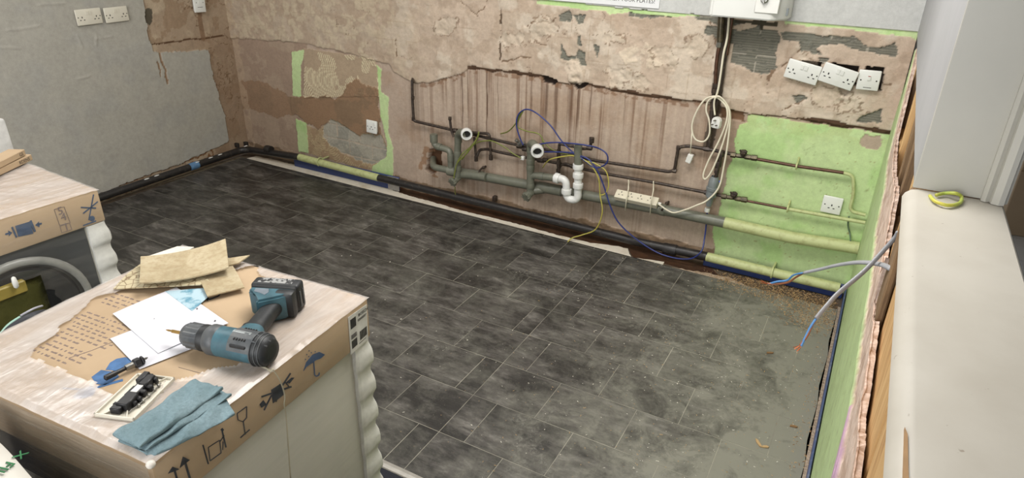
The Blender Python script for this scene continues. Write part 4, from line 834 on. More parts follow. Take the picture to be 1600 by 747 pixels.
for px, py, l, a, lab in ((1185, 693, .022, 2.2, 'tan wood chip on the dusty floor near the bottom edge'), (1196, 699, .012, .4, 'small pale plaster chip beside the tan wood chip'), (1203, 552, .016, .5, 'brown wood chip on the dusty floor below the hanging cable'), (1240, 667, .014, .2, 'brown wood chip near the blue right skirting')):
    b = BM(); add_prism(b, [(-l, -.004), (l*.6, -.005), (l, .001), (l*.3, .006), (-l*.8, .004)], 0, .004); o = obj('wood_chip', b, MC[0] if 'tan' in lab else MC[2] if 'pale' in lab else MC[1]); o.location = F(px, py, .0026)+Vector((0, 0, .0004)); o.rotation_euler = (0, 0, a); tag(o, lab, 'chip', 'loose chips on the floor')
# ------------------------------------------------------------------ packaged washing machines and what lies on them
ZT = .84
M_ps = simple('white_polystyrene', (214, 213, 206), .75, sc=60, var=.06, bump=.3); M_pan = simple('white_machine_panel', (186, 183, 172), .45, sc=4, var=.05, bump=0)
M_blue_i = simple('blue_carton_print', (52, 82, 122), .8, sc=60, var=.25, bump=0); M_dk_i = simple('dark_blue_carton_print', (36, 44, 58), .8, sc=60, var=.25, bump=0); M_sole = simple('bright_blue_carton_print', (74, 112, 158), .8, sc=50, var=.2, bump=0)
M_txt = simple('grey_purple_print', (128, 112, 106), .8, bump=0); M_drum = simple('dark_door_glass', (26, 27, 30), .15); M_dring = simple('grey_door_ring', (140, 140, 134), .35)
def film_mat(name, lo, hi, axis, sc=6, stretch=14, col_=(212, 204, 198)):
    n = N(name); n.m.blend_method = 'BLEND' if hasattr(n.m, 'blend_method') else None
    s = [1, 1, 1]; s[axis] = 1/stretch; co = n.coord('Object', tuple(s)); f = n.noise(co, sc*22, 5, .65, .5); f2 = n.noise(n.coord('Object'), 4, 5)
    a = n.math('ADD', n.math('MULTIPLY', n.ramp(f, [(.42, 0.), (.62, 1.)]), hi-lo), lo); a = n.math('MULTIPLY', a, n.ramp(f2, [(.3, .55), (.6, 1.)]))
    n.col(col_); n.set(Roughness=.12, Alpha=a); n.b.inputs['Specular IOR Level'].default_value = .5; n.bump(f, .8, .005); return n.m
M_filmT = film_mat('stretch_film_top', .5, .74, 1, 1.2, 7); M_filmS = film_mat('stretch_film_side', .05, .14, 1, 1.5, 18, (190, 184, 174)); M_filmW = film_mat('stretch_film_cloudy', .5, .8, 0, 1.5, 16, (134, 126, 114))
class Box:
    def __init__(s, cx, cy, rot, lx, ly): s.c = Vector((cx, cy, 0)); s.r = rot; s.lx, s.ly = lx, ly; s.M = Matrix.Translation(s.c) @ Matrix.Rotation(rot, 4, 'Z'); s.I = s.M.inverted()
    def fx(s, px, py, off=0.):            # point on the +x face, local (y, z)
        n = Vector((math.cos(s.r), math.sin(s.r), 0)); d = Vector(ray(px, py)); o = Vector(O); t = ((s.c+n*(s.lx/2+off))-o).dot(n)/d.dot(n); p = s.I @ (o+d*t); return (p.y, p.z)
    def fy(s, px, py):                    # point on the -y face, local (x, z)
        n = Vector((math.sin(s.r), -math.cos(s.r), 0)); d = Vector(ray(px, py)); o = Vector(O); t = ((s.c+n*(s.ly/2))-o).dot(n)/d.dot(n); p = s.I @ (o+d*t); return (p.x, p.z)
    def top(s, px, py, z=ZT): p = s.I @ F(px, py, z); return (p.x, p.y)
def machine(B, label, door_side, h=ZT, band=.112):
    t = empty('packaged_washing_machine', B.c, B.r, label, 'washing machine'); lx, ly = B.lx/2, B.ly/2
    b = BM(); add_box(b, (-lx+.012, -ly+.012, .03), (lx-.012, ly-.012, h-band-.002), .01, None, 2); obj('machine_body', b, M_pan, t, sharp=40)
    b = BM(); add_box(b, (-lx+.002, -ly+.002, 0), (lx-.002, ly-.002, .028), .006); obj('polystyrene_base', b, M_ps, t)
    b = BM(); add_box(b, (-lx, -ly, h-band), (lx, ly, h), .006, None, 2); cap = obj('carton_cap', b, M_cd, t, sharp=40)
    # scalloped polystyrene corner posts
    for sx, sy in ((1, 1), (-1, 1), (1, -1), (-1, -1)):
        b = BM(); rings = []; zs = np.linspace(.03, h-band-.001, 100); wd = .062
        for z in zs:
            k = ((h-band-z) % .088)/.088; bump_ = .001+.007*float(sm(.1, .55, k)*(1-sm(.75, 1., k)))
            o_ = .0+bump_; i_ = wd+bump_*.3
            pts = [(lx-i_, ly-.002-0*o_), (lx-i_+.012, ly+o_-.004), (lx+o_-.012, ly+o_-.002), (lx+o_-.002, ly+o_-.012), (lx+o_-.004, ly-i_+.012), (lx-.002, ly-i_), (lx-.03, ly-i_), (lx-.03, ly-.03), (lx-i_, ly-.03)]
            pts = [(sx*p, sy*q) for p, q in pts]
            if sx*sy < 0: pts.reverse()
            rings.append([b.verts.new((p, q, z)) for p, q in pts])
        m = len(rings[0])
        for i in range(len(rings)-1):
            for k in range(m): b.faces.new((rings[i][k], rings[i][(k+1) % m], rings[i+1][(k+1) % m], rings[i+1][k]))
        b.faces.new(list(reversed(rings[0]))); b.faces.new(rings[-1]); obj('polystyrene_corner_post', b, M_ps, t, sharp=50)
    return t, cap
MX = lambda B: Matrix(((0, 0, 1, B.lx/2+.0006), (1, 0, 0, 0), (0, 1, 0, 0), (0, 0, 0, 1)))       # (y, z, out) -> local
def mark(B, parent, polys, mat, name='printed_symbol', face='x', z=.0006):
    b = BM()
    for P in polys:
        if face == 'x': add_prism(b, [B.fx(*p) for p in P], 0, z, MX(B))
        elif face == 't': add_prism(b, [B.top(*p) for p in P], ZT, ZT+z)
    bmesh.ops.recalc_face_normals(b, faces=b.faces); return obj(name, b, mat, parent)
def stroke(p, q, w_):                      # thin bar between two picture points as a quad
    d = Vector((q[0]-p[0], q[1]-p[1])); n = Vector((-d.y, d.x)).normalized()*w_/2
    return [(p[0]+n.x, p[1]+n.y), (q[0]+n.x, q[1]+n.y), (q[0]-n.x, q[1]-n.y), (p[0]-n.x, p[1]-n.y)]
def pline(P, w_): return [stroke(a, b_, w_) for a, b_ in zip(P[:-1], P[1:])]
B1 = Box(-1.255, .739, math.radians(3.8), .62, .607); m1, cap1 = machine(B1, 'film wrapped washing machine in front with a carton lid carrying the cordless drill', 'y')
# door and facia on its near side
b = BM(); add_lathe(b, [(.15, 0), (.19, 0), (.2, .01), (.19, .022), (.16, .024), (.15, .016)], 40, Matrix.Translation((0, -B1.ly/2+.012, .42)) @ Matrix.Rotation(PI/2, 4, 'X'), caps=False); obj('door_ring', b, M_dring, m1, True)
b = BM(); add_lathe(b, [(.155, .0), (.15, .012), (.08, .02)], 40, Matrix.Translation((0, -B1.ly/2+.012, .42)) @ Matrix.Rotation(PI/2, 4, 'X')); obj('door_glass', b, M_drum, m1, sharp=30)
b = BM(); add_box(b, (-.24, -B1.ly/2+.006, .63), (.24, -B1.ly/2+.013, .72), .002); obj('facia_panel', b, M_drum, m1)
k = 1.0
um = []
um.append([(473.5, 580), (478, 566), (488, 554), (498.5, 549.7), (507.5, 554), (500.5, 560), (492.5, 563), (489.5, 566), (484.5, 569), (478.5, 573)])
um += pline([(489.8, 565), (491.3, 586), (494, 588), (498, 586), (498.5, 582)], 1.6)
for x, y in ((477, 561.5), (479, 554), (482.5, 548), (482, 557), (486, 551), (492, 549.5)): um.append([(x-.9, y), (x, y-1.1), (x+.9, y), (x, y+1.1)])
mark(B1, cap1, um, M_blue_i)
sq = [[(423, 609), (440, 598), (445, 615), (426, 630)]]+[stroke((408, 620), (455, 604), 2.6), stroke((412, 641), (424, 617), 2.2), stroke((441, 602), (453.5, 583), 2.4), stroke((445, 597), (452, 605), 1.6), [(405, 632), (411, 625), (416, 632), (408, 637)], [(446, 598), (455, 590), (459.5, 590), (452, 599)], stroke((431, 628), (437, 600), 1.8)]
mark(B1, cap1, sq, M_dk_i)
mark(B1, cap1, pline([(385, 635), (370, 646), (371.5, 656), (379, 659), (385, 652.5), (385, 635)], 1.3)+[stroke((379.5, 658), (382.7, 679), 1.5), stroke((375, 684), (389.7, 671), 1.7)], M_dk_i)
mark(B1, cap1, [stroke((316.5, 695), (325, 725), 2)]+pline([(325, 699), (342.7, 687.6), (345, 707.6), (327.7, 720), (325, 699)], 1.2)+[stroke((346.5, 672.6), (352.7, 699), 2.2), [(344, 671), (347, 668.5), (349.5, 671.5), (346.5, 675)], stroke((343, 690), (350, 680), 1.2), stroke((348, 690), (347.5, 703), 1.2)], M_dk_i)
mark(B1, cap1, [[(269, 729), (280, 733), (262, 740)], stroke((271.5, 732), (277, 752), 3.2), [(285.4, 713), (296, 718.6), (280.5, 731)], stroke((288, 720), (297, 750), 3.4)], M_dk_i)
# shipping label
lb = [(543.3, 496), (572, 475.5), (574.5, 529), (547.7, 554)]
def lq(u, v): a = [lb[0][i]+(lb[1][i]-lb[0][i])*u for i in (0, 1)]; c_ = [lb[3][i]+(lb[2][i]-lb[3][i])*u for i in (0, 1)]; return (a[0]+(c_[0]-a[0])*v, a[1]+(c_[1]-a[1])*v)
lab = mark(B1, cap1, [lb], simple('white_label', (218, 216, 210), .4, bump=0), 'shipping_label', z=.0012)
def lqs(u0, u1, v0, v1): return [lq(u0, v0), lq(u1, v0), lq(u1, v1), lq(u0, v1)]
bars = [lqs(.08, .38, .10+i*.013, .10+i*.013+.007) for i in range(20)]+[lqs(.08, .38, .52+i*.02, .52+i*.02+.008) for i in range(6)]+[lqs(.08, .38, .68+i*.015, .68+i*.015+.009) for i in range(14)]+[lqs(.55+i*.045, .55+i*.045+.024, .60, .84) for i in range(9)]
rr = random.Random(3)
bars += [lqs(.48, .95, .235, .25), lqs(.48, .9, .27, .283), lqs(.48, .86, .9, .91)]
tag(mark(B1, cap1, bars, M_ink, 'label_print', z=.0018), kind='stuff')
a = B1.fx(*lq(.52, .17)); 
text('label_lettering', 'BOSCH', .0115, Matrix(((0, 0, 1, B1.lx/2+.0022), (1, 0, 0, a[0]), (0, 1, 0, a[1]), (0, 0, 0, 1))), M_ink, cap1)
# print on the lid: shoe sole with no-step strokes, ruled lines of small print, arrow
mark(B1, cap1, [[(165, 578), (172, 567), (182, 561), (195, 558.5), (204, 560), (208, 564), (204, 570), (196, 577), (184, 580)], [(143, 589.5), (158, 578.5), (182, 582), (186, 589), (176, 596), (164, 602), (150, 600)], [(114, 620), (122, 612), (132, 606), (143, 603), (150, 609), (146, 618), (130, 623), (117, 624)]], M_sole, 'printed_sole', 't')
mark(B1, cap1, [stroke((98, 607), (128, 609), 2), stroke((150, 606), (192, 594), 3.4)], M_sole, 'printed_stroke', 't')
b = BM(); rr = random.Random(8)
def para(px, py, rows, wlen, gap=.0135):
    x0, y0 = B1.top(px, py)
    for r in range(rows):
        x = x0+rr.uniform(0, .01); xe = x0+wlen*(1 if r < rows-1 else rr.uniform(.4, .8))
        while x < xe:
            l = rr.uniform(.006, .02); y = y0-r*gap
            for q in range(max(1, int(l/.0045))): add_box(b, (x+q*.0045, y, ZT), (x+q*.0045+.0032, y+rr.uniform(.003, .0052), ZT+.0004))
            x += l+.0045
para(134, 488, 4, .17); para(111, 509, 4, .15); para(79, 532, 4, .13); para(178, 459, 4, .1); para(242, 590, 3, .1, .012)
tag(obj('small_print', b, M_txt, cap1), kind='stuff')
mark(B1, cap1, pline([(321, 466), (328, 468), (341, 463), (345, 458)], 2)+[[(318, 464), (326, 462), (325, 471)]], M_dk_i, 'printed_arrow', 't')
mark(B1, cap1, pline([(107, 560), (143, 548), (190, 529)], .5)+pline([(279, 574), (330, 588), (318, 602)], .5), M_txt, 'crease_line', 't')
# stretch film over the lid with a torn opening, and down the sides
def film_top(B, parent, hole=None, seed=1, amp=.004):
    nx, ny = 120, 120; xs = np.linspace(-B.lx/2-.003, B.lx/2+.003, nx); ys = np.linspace(-B.ly/2-.003, B.ly/2+.003, ny); X_, Y_ = np.meshgrid(xs, ys, indexing='ij')
    ww = (fbm(X_, Y_, 14, 3, seed+9)-.5)*.06; zz = ZT+.0012+amp*np.abs(fbm(X_*1.2+Y_*.6, Y_*7-X_*3, 5, 4, seed))*.8+amp*.6*fbm(X_, Y_, 30, 3, seed+3)
    e = np.minimum(np.minimum(X_-xs[0], xs[-1]-X_), np.minimum(Y_-ys[0], ys[-1]-Y_)); zz -= .005*(1-sm(0, .012, e)); keep = np.ones((nx, ny), bool)
    if hole:
        P = [B.top(*p) for p in hole]; keep = ~inpoly(X_+ww, Y_+ww*.7, P); d = dline(X_+ww, Y_+ww*.7, P+[P[0]]); zz += .005*np.exp(-(d/.008)**2)*fbm(X_, Y_, 30, 2, seed+4)
    b = BM(); V = {}
    for i in range(nx-1):
        for j in range(ny-1):
            if keep[i, j] and keep[i+1, j] and keep[i+1, j+1] and keep[i, j+1]:
                f = []
                for a_, c_ in ((i, j), (i+1, j), (i+1, j+1), (i, j+1)):
                    if (a_, c_) not in V: V[(a_, c_)] = b.verts.new((X_[a_, c_], Y_[a_, c_], zz[a_, c_]))
                    f.append(V[(a_, c_)])
                b.faces.new(f)
    return obj('stretch_film', b, M_filmT, parent, True)
def film_side(B, parent, face, mat, z0=.0, z1=ZT-.004, seed=2, u0=-1., u1=1.):
    n1_, n2_ = 70, 60; b = BM(); g_ = []; off = (B.lx/2 if face == 'x' else B.ly/2)+.0045; hw_ = (B.ly/2 if face == 'x' else B.lx/2)
    us = np.linspace(-hw_*abs(u0) if u0 < 0 else hw_*u0, hw_*u1, n1_); zs = np.linspace(z0, z1, n2_); U_, Z_ = np.meshgrid(us, zs, indexing='ij'); d = .004*fbm(U_*.8+Z_*.5, Z_*9-U_*4, 4, 3, seed)
    for i in range(n1_):
        g_.append([b.verts.new((off+d[i, j], U_[i, j], Z_[i, j]) if face == 'x' else (U_[i, j], -off-d[i, j], Z_[i, j])) for j in range(n2_)])
    for i in range(n1_-1):
        for j in range(n2_-1):
            q = (g_[i][j], g_[i+1][j], g_[i+1][j+1], g_[i][j+1]); b.faces.new(q if face == 'x' else tuple(q))
    return obj('stretch_film', b, mat, parent, True)
film_top(B1, m1, [(52, 560), (95, 520), (150, 478), (215, 440), (300, 440), (400, 418), (415, 440), (405, 480), (420, 520), (395, 560), (330, 580), (262, 600), (240, 625), (165, 640), (175, 628), (140, 600), (95, 575)], 1)
film_side(B1, m1, 'x', M_filmS, .02, ZT-.003, 5, -1, .8); film_side(B1, m1, 'y', M_filmW, .02, ZT-.003, 6)
b = BM(); P = [B1.fx(x, y, .008) for x, y in ((426, 577), (436, 592), (443, 610), (445, 622), (444, 632), (447, 650), (450, 690), (454, 747))]; P = [Vector((B1.lx/2+.008, u, z)) for u, z in P]
add_tube(b, catmull(P, 4), .0014, 6, True, .5); add_tube(b, [Vector((B1.lx/2-.18, P[0].y+.04, ZT+.008)), Vector((B1.lx/2-.05, P[0].y+.005, ZT+.007)), Vector((B1.lx/2+.004, P[0].y, ZT+.002)), P[0]], .003, 6, True, .5); obj('twisted_film_strand', b, simple('milky_film', (186, 178, 156), .25, bump=.4), m1, True)
b = BM(); bmesh.ops.create_icosphere(b, subdivisions=2, radius=.008); o = obj('film_knot', b, simple('white_film_knot', (226, 220, 210), .4), m1, True); o.location = (B1.lx/2, -B1.ly/2, ZT-.002)
# second machine
ex_, ey_ = Vector((math.cos(-.05), math.sin(-.05), 0)), Vector((math.sin(.05), math.cos(-.05), 0)); c_ = Vector((-2.17, 1.15, 0))-ex_*.31-ey_*.3025
B2 = Box(c_.x, c_.y, -.05, .62, .605); m2, cap2 = machine(B2, 'film wrapped washing machine behind at left, round door and olive bag showing under its carton', 'x')
F2 = Matrix.Translation((B2.lx/2-.012, .0, .5)) @ Matrix.Rotation(PI/2, 4, 'Y')
b = BM(); add_lathe(b, [(.178, 0), (.2, 0), (.203, .008), (.196, .016), (.182, .018), (.178, .012)], 44, F2, caps=False); obj('door_ring', b, M_dring, m2, True)
b = BM(); add_lathe(b, [(.17, .0), (.16, .012), (.09, .02)], 44, F2); obj('door_glass', b, M_drum, m2, sharp=30)
b = BM(); add_box(b, (B2.lx/2-.0135, -.235, .30), (B2.lx/2-.0115, .235, ZT-.113), .0004); obj('facia_panel', b, simple('dark_grey_facia', (64, 66, 68), .3, sc=4, var=.2, bump=0), m2)
film_top(B2, m2, None, 11, .005); film_side(B2, m2, 'x', M_filmS, .1, ZT-.003, 15, -1, .98)
M_b2 = simple('blue_grey_carton_print', (66, 84, 110), .8, sc=60, var=.2, bump=0)
mark(B2, cap2, [[(23.5, 353), (47, 346), (52, 365), (28.5, 370)], stroke((18.5, 354.5), (25.8, 371), 3), stroke((47.5, 344.5), (54.5, 362), 3.4), stroke((8, 366), (14, 364.5), 2.6), [(12.5, 360), (19, 363.5), (14, 369)], stroke((65, 349), (59, 350.5), 2.6), [(60.5, 346), (54.8, 351.7), (61.5, 355)]], M_b2)
mark(B2, cap2, [stroke((146, 303.7), (138.6, 344), 1.9), stroke((126, 324), (150, 325), 2), stroke((152.6, 315), (129.7, 333.5), 2), stroke((129.7, 352.5), (150, 345), 2)]+[[(143.7+4.3*math.cos(a_), 341.4+4.3*math.sin(a_)) for a_ in np.linspace(0, 2*PI, 12)[:-1]]], M_b2)
mark(B2, cap2, pline([(84.5, 327), (100, 323), (109.5, 348), (93, 352), (84.5, 327)], .7)+pline([(93.5, 353.5), (108.5, 348), (112, 358.5), (96.5, 363.5), (93.5, 353.5)], .7), M_txt, 'number_frame')
for s_, px, py in (('5', 91, 336), ('4', 96, 345.5), ('1', 100.5, 361)):
    u, z = B2.fx(px, py); text('printed_number', s_, .036, Matrix(((0, 0, 1, B2.lx/2+.0012), (1, 0, 0, u), (0, 1, 0, z), (0, 0, 0, 1))), M_txt, cap2)
# olive bag hanging in front of the door, inside the film
M_ol = simple('olive_translucent_bag', (84, 84, 42), .3, sc=8, c2=(112, 108, 58), bump=.5, dist=.01)
u0, z0 = B2.fx(60, 500); u1, z1 = B2.fx(60, 428)
b = BM(); NX, NZ = 14, 16; gA = []
for i in range(NX+1):
    col_ = []
    for j in range(NZ+1):
        u = -.30+(u1+.30)*i/NX; z = .30+(z1-.30)*j/NZ; dd = .022*math.sin(PI*min(1, i/NX*1.02))**.4*math.sin(PI*j/NZ)**.35+.003*math.sin(i*2.1+j*.7); col_.append(b.verts.new((B2.lx/2+.012+dd, u, z)))
    gA.append(col_)
for i in range(NX):
    for j in range(NZ): b.faces.new((gA[i][j], gA[i+1][j], gA[i+1][j+1], gA[i][j+1]))
bmesh.ops.solidify(b, geom=list(b.faces), thickness=.002)
ob = obj('accessory_bag', b, M_ol, None, True); ob.parent = m2
b = BM(); add_box(b, (B2.lx/2+.012, -.30, z1-.028), (B2.lx/2+.032, u1-.05, z1+.012), .004); obj('bag_tape_band', b, simple('ochre_bag_top', (150, 132, 62), .5, sc=20), m2)
uu, zz_ = B2.fx(13, 436); b = BM(); add_lathe(b, [(.002, -.02), (.007, -.014), (.008, .0), (.006, .016), (.002, .02)], 12, Matrix.Translation((B2.lx/2+.04, uu, zz_))); obj('white_clip', b, M_wpl, m2, True)
# two stacked carton off-cuts with printed endings
for i, (pp_, s_, lab_, z) in enumerate((((0, 262, 28, 249), 'RDENS', 'lower narrow strip of brown card ending in DENS, on the rear carton', ZT+.010), ((0, 250, 16, 242), 'GS', 'upper shorter strip of brown card ending in S, on the rear carton', ZT+.034))):
    t = empty('card_strip', F(pp_[2], pp_[3], z), 0, lab_, 'cardboard strip', 'card strips on the rear carton'); q = F(pp_[0], pp_[1], z)-t.location; a_ = math.atan2(q.y, q.x); L_ = .34
    b = BM(); add_box(b, (-.002, -.002, -.0005), (L_, .055, .021), .002, Matrix.Rotation(a_, 4, 'Z')); obj('card', b, M_cd, t)
    Mt = Matrix.Rotation(a_, 4, 'Z') @ Matrix(((-1, 0, 0, .012), (0, 0, 1, .0553), (0, 1, 0, .004), (0, 0, 0, 1)))
    text('lettering', s_, .017, Mt, M_ink, t, align='RIGHT')
# white wrapped corner standing beyond the rear carton at the left edge
b = BM(); q = F(8, 238, ZT); p0 = (q.x-.09, q.y+.07); add_box(b, (p0[0]-.45, p0[1]-.1, 0), (p0[0]-.035, p0[1]+.02, .93), .01, None, 2); o = tag(obj('wrapped_appliance', b, simple('white_wrapped_panel', (206, 204, 200), .4, bump=0), None, sharp=40), 'white wrapped appliance edge just showing at the far left beyond the rear carton', 'appliance')
# dark strap and mint trim behind the front lid
t = empty('carry_strap', F(40, 500, .8), 0, 'dark grey strap with mint trim poking up between the two machines', 'strap')
b = BM(); P = [F(-8, 545, .79), F(10, 522, .80), F(30, 508, .81), (F(50, 497, .815)), F(64, 492, .80), F(75, 495, .76)]; P = [p-t.location for p in P]; add_tube(b, catmull(P, 5), [.010+.012*math.sin(PI*i/25) for i in range(26)], 10, True, .6); obj('strap_body', b, simple('charcoal_webbing', (44, 46, 52), .6, sc=80, bump=.3), t, True)
b = BM(); P2 = [p+Vector((-.016, .014, .008)) for p in P[:3]]; add_tube(b, catmull(P2, 5), .009, 8, True, .5); obj('mint_trim', b, simple('mint_trim_cloth', (160, 196, 180), .6), t, True)
b = BM(); P2 = [p+Vector((-.004, .010, .018)) for p in P[2:5]]; add_tube(b, catmull(P2, 5), .0028, 6); obj('pale_piping', b, simple('pale_piping_cloth', (170, 170, 176), .5), t, True)
# white sack with green lettering at the bottom left corner
t = empty('filler_sack', (-1.42, .22, 0), 0, 'white paper sack with green X FILL lettering at the bottom left corner', 'sack')
M_sack = simple('white_paper_sack', (216, 212, 202), .7, sc=6, var=.06, bump=.3, dist=.004); zS = .83
qa, qb = F(0, 672, zS), F(72, 747, zS); d_ = (qb-qa).normalized(); nrm = Vector((d_.y, -d_.x, 0)); 
if nrm.y > 0: nrm = -nrm
b = BM(); NU, NV, NW = 24, 12, 8
o_ = qa-d_*.12; Lu, Lv = .62, .26
def sackp(u, v, w): 
    r = 1-.10*abs(2*w-1)**4; uu = (u-.5)*r+.5; vv = (v-.5)*r+.5; k_ = .006*math.sin(u*17+w*9)+.004*math.sin(v*23)
    p = o_+d_*(uu*Lu)+nrm*(vv*Lv); return Vector((p.x, p.y, .004+(zS-.004)*w+(k_ if w > .5 else 0)*min(1, 8*u*(1-u))*0.6))-t.location
def grid(b, f, nu, nv):
    g_ = [[b.verts.new(f(i/nu, j/nv)) for j in range(nv+1)] for i in range(nu+1)]
    for i in range(nu):
        for j in range(nv): b.faces.new((g_[i][j], g_[i+1][j], g_[i+1][j+1], g_[i][j+1]))
grid(b, lambda u, v: sackp(u, v, 1), NU, NV); grid(b, lambda u, v: sackp(u, v, 0), NU, NV); grid(b, lambda u, v: sackp(u, 0, v), NU, NW); grid(b, lambda u, v: sackp(u, 1, v), NU, NW); grid(b, lambda u, v: sackp(0, u, v), NV, NW); grid(b, lambda u, v: sackp(1, u, v), NV, NW)
bmesh.ops.remove_doubles(b, verts=b.verts, dist=.0005); bmesh.ops.recalc_face_normals(b, faces=b.faces); obj('sack_body', b, M_sack, t, True)
g0, g1 = F(33, 704, zS+.005), F(3, 728, zS+.005); gd = (g1-g0).normalized(); gu = Vector((0, 0, 1)).cross(gd)
Mt = Matrix(((gd.x, gu.x, 0, g0.x-t.location.x), (gd.y, gu.y, 0, g0.y-t.location.y), (0, 0, 1, zS+.0055), (0, 0, 0, 1)))
text('green_lettering', 'X FILL', .026, Mt, simple('green_print', (44, 112, 66), .7, bump=0), t, .0006)
# ---- loose things on the front lid
def sheet(name, quad, z, mat, label, cat, th=.0006, nu=20, nv=16, warp=None, group=None, parent=None):
    Q = [F(x, y, z) for x, y in quad]; c0_ = sum(Q, Vector())/4; b = BM()
    def f(u, v):
        p = Q[0].lerp(Q[1], u).lerp(Q[3].lerp(Q[2], u), v)-c0_
        return p+Vector((0, 0, warp(u, v) if warp else 0))
    g_ = [[b.verts.new(f(i/nu, j/nv)) for j in range(nv+1)] for i in range(nu+1)]
    for i in range(nu):
        for j in range(nv): b.faces.new((g_[i][j], g_[i+1][j], g_[i+1][j+1], g_[i][j+1]))
    bmesh.ops.recalc_face_normals(b, faces=b.faces)
    if sum(fc_.normal.z for fc_ in b.faces) < 0: bmesh.ops.reverse_faces(b, faces=b.faces)
    bmesh.ops.solidify(b, geom=list(b.faces), thickness=th); o = obj(name, b, mat, None, sharp=45); o.location = c0_; return tag(o, label, cat, group)
M_paper = simple('white_paper', (206, 206, 212), .7, sc=5, var=.03, bump=0)
sheet('paper_sheet', [(172, 529), (262, 494), (302, 544), (218, 577)], ZT+.0035, M_paper, 'white paper sheet lying lower, its left corner poking out beneath the punched one', 'paper', group='papers on the lid')
ps = sheet('paper_sheet', [(176, 490), (276, 449), (357, 505), (247, 552)], ZT+.0048, M_paper, 'white paper sheet with punched holes lying on top, behind the drill bit', 'paper', warp=lambda u, v: .002*math.sin(u*3), group='papers on the lid')
for px, py in ((308, 482), (336, 501), (241, 498)):
    b = BM(); add_lathe(b, [(.0022 if px > 250 else .0012, 0), (.002 if px > 250 else .001, .0004)], 10); o = obj('punched_hole', b, M_pin, ps); o.location = F(px, py, ZT+.0078)-ps.location
M_leaf = simple('pale_blue_leaflet', (166, 190, 200), .4, sc=30, c2=(90, 140, 160), thr=(.5, .62), bump=0)
sheet('leaflet', [(258, 455), (318, 450), (324, 465), (300, 486)], ZT+.0068, M_leaf, 'pale blue printed leaflet tucked between the torn tiles and the paper', 'leaflet')
cm = N('torn_vinyl_backing'); co = cm.coord('Object'); f = cm.noise(co, 9, 8, .7); f2 = cm.noise(co, 60, 4, .7)
cm.col(cm.mix(cm.ramp(f2, [(.45, 0.), (.7, .6)]), cm.ramp(f, [(.3, (186, 174, 148)), (.5, (170, 156, 126)), (.7, (146, 130, 100))]), (140, 118, 84))); cm.set(Roughness=.85); cm.bump(f, .5, .004); M_tv = cm.m
cm = N('patterned_vinyl'); co = cm.coord('Object'); vo = cm.n('ShaderNodeTexVoronoi', feature='DISTANCE_TO_EDGE'); vo.inputs['Scale'].default_value = 55; cm.l(co, vo.inputs['Vector']); cm.col(cm.mix(cm.ramp(vo.outputs['Distance'], [(.02, 1.), (.08, 0.)]), (180, 168, 136), (120, 100, 72))); cm.set(Roughness=.6); M_pv = cm.m
g4 = 'torn floor covering pieces piled on the lid'
sheet('vinyl_offcut', [(177, 451), (228, 404), (300, 398), (330, 447)], ZT+.011, M_pv, 'patterned torn floor covering piece at the bottom left of the pile', 'floor offcut', .003, warp=lambda u, v: .004*math.sin(u*4)+.006*v*(1-u), group=g4)
sheet('vinyl_offcut', [(296, 404), (362, 412), (382, 449), (324, 463)], ZT+.015, M_tv, 'plain torn floor covering piece sticking out at the right of the pile', 'floor offcut', .003, warp=lambda u, v: .003*math.sin(v*3), group=g4)
sheet('vinyl_offcut', [(352, 404), (390, 398.5), (372, 411), (350, 416)], ZT+.020, M_tv, 'small pointed floor covering scrap behind the pile', 'floor offcut', .003, group=g4)
sheet('vinyl_offcut', [(226, 402), (278, 389), (304, 390), (262, 412)], ZT+.022, simple('white_foam_scrap', (216, 210, 196), .7), 'thin white backed scrap sticking up behind the top piece', 'floor offcut', .003, warp=lambda u, v: .008*u, group=g4)
sheet('vinyl_offcut', [(221, 406), (353, 378), (358, 423), (219, 447)], ZT+.030, M_tv, 'large plain torn floor covering piece curling on top of the pile', 'floor offcut', .0035, 28, 16, lambda u, v: .010*(2*u-1)**2-.008*math.sin(PI*v)*.4, group=g4)
# socket back plate with black moulding
pq = [(147, 645), (207, 657), (273, 590), (216, 583)]; Q = [F(x, y, ZT+.010) for x, y in pq]; t = empty('switch_plate', (Q[0]+Q[1]+Q[2]+Q[3])/4-Vector((0, 0, .008)), 0, 'upturned white socket plate showing its black moulded back, beside the cloth', 'socket plate')
rx = ((Q[2]-Q[1]).normalized()); ry = Vector((-rx.y, rx.x, 0)); lx_ = ((Q[2]-Q[1]).length+(Q[3]-Q[0]).length)/4; ly_ = ((Q[1]-Q[0]).length+(Q[2]-Q[3]).length)/4
Mp = Matrix(((rx.x, ry.x, 0, 0), (rx.y, ry.y, 0, 0), (0, 0, 1, .001), (0, 0, 0, 1)))
b = BM(); add_box(b, (-lx_, -ly_, 0), (lx_, ly_, .003), .001, Mp); 
for s_ in (-1, 1): add_box(b, (-lx_, s_*ly_-.0015-.0015*s_, 0), (lx_, s_*ly_+.0015-.0015*s_, .008), .0005, Mp); add_box(b, (s_*lx_-.0015-.0015*s_, -ly_, 0), (s_*lx_+.0015-.0015*s_, ly_, .008), .0005, Mp)
obj('plate_rim', b, M_sockc, t, sharp=40)
b = BM()
for s_ in (-1, 1):
    for q_ in (-1, 1): add_box(b, (0, -.001, 0), (math.hypot(lx_, ly_)*.42, .001, .005), 0, Mp @ Matrix.Translation((s_*lx_*.55, q_*ly_*.2, .002)) @ Matrix.Rotation(math.atan2(q_*ly_, s_*lx_), 4, 'Z'))
tag(obj('ribs', b, M_sockc, t), kind='stuff')
M_bm = simple('black_moulding', (28, 28, 30), .45, bump=0); b = BM(); sx_ = lx_/.073; sy_ = ly_/.043
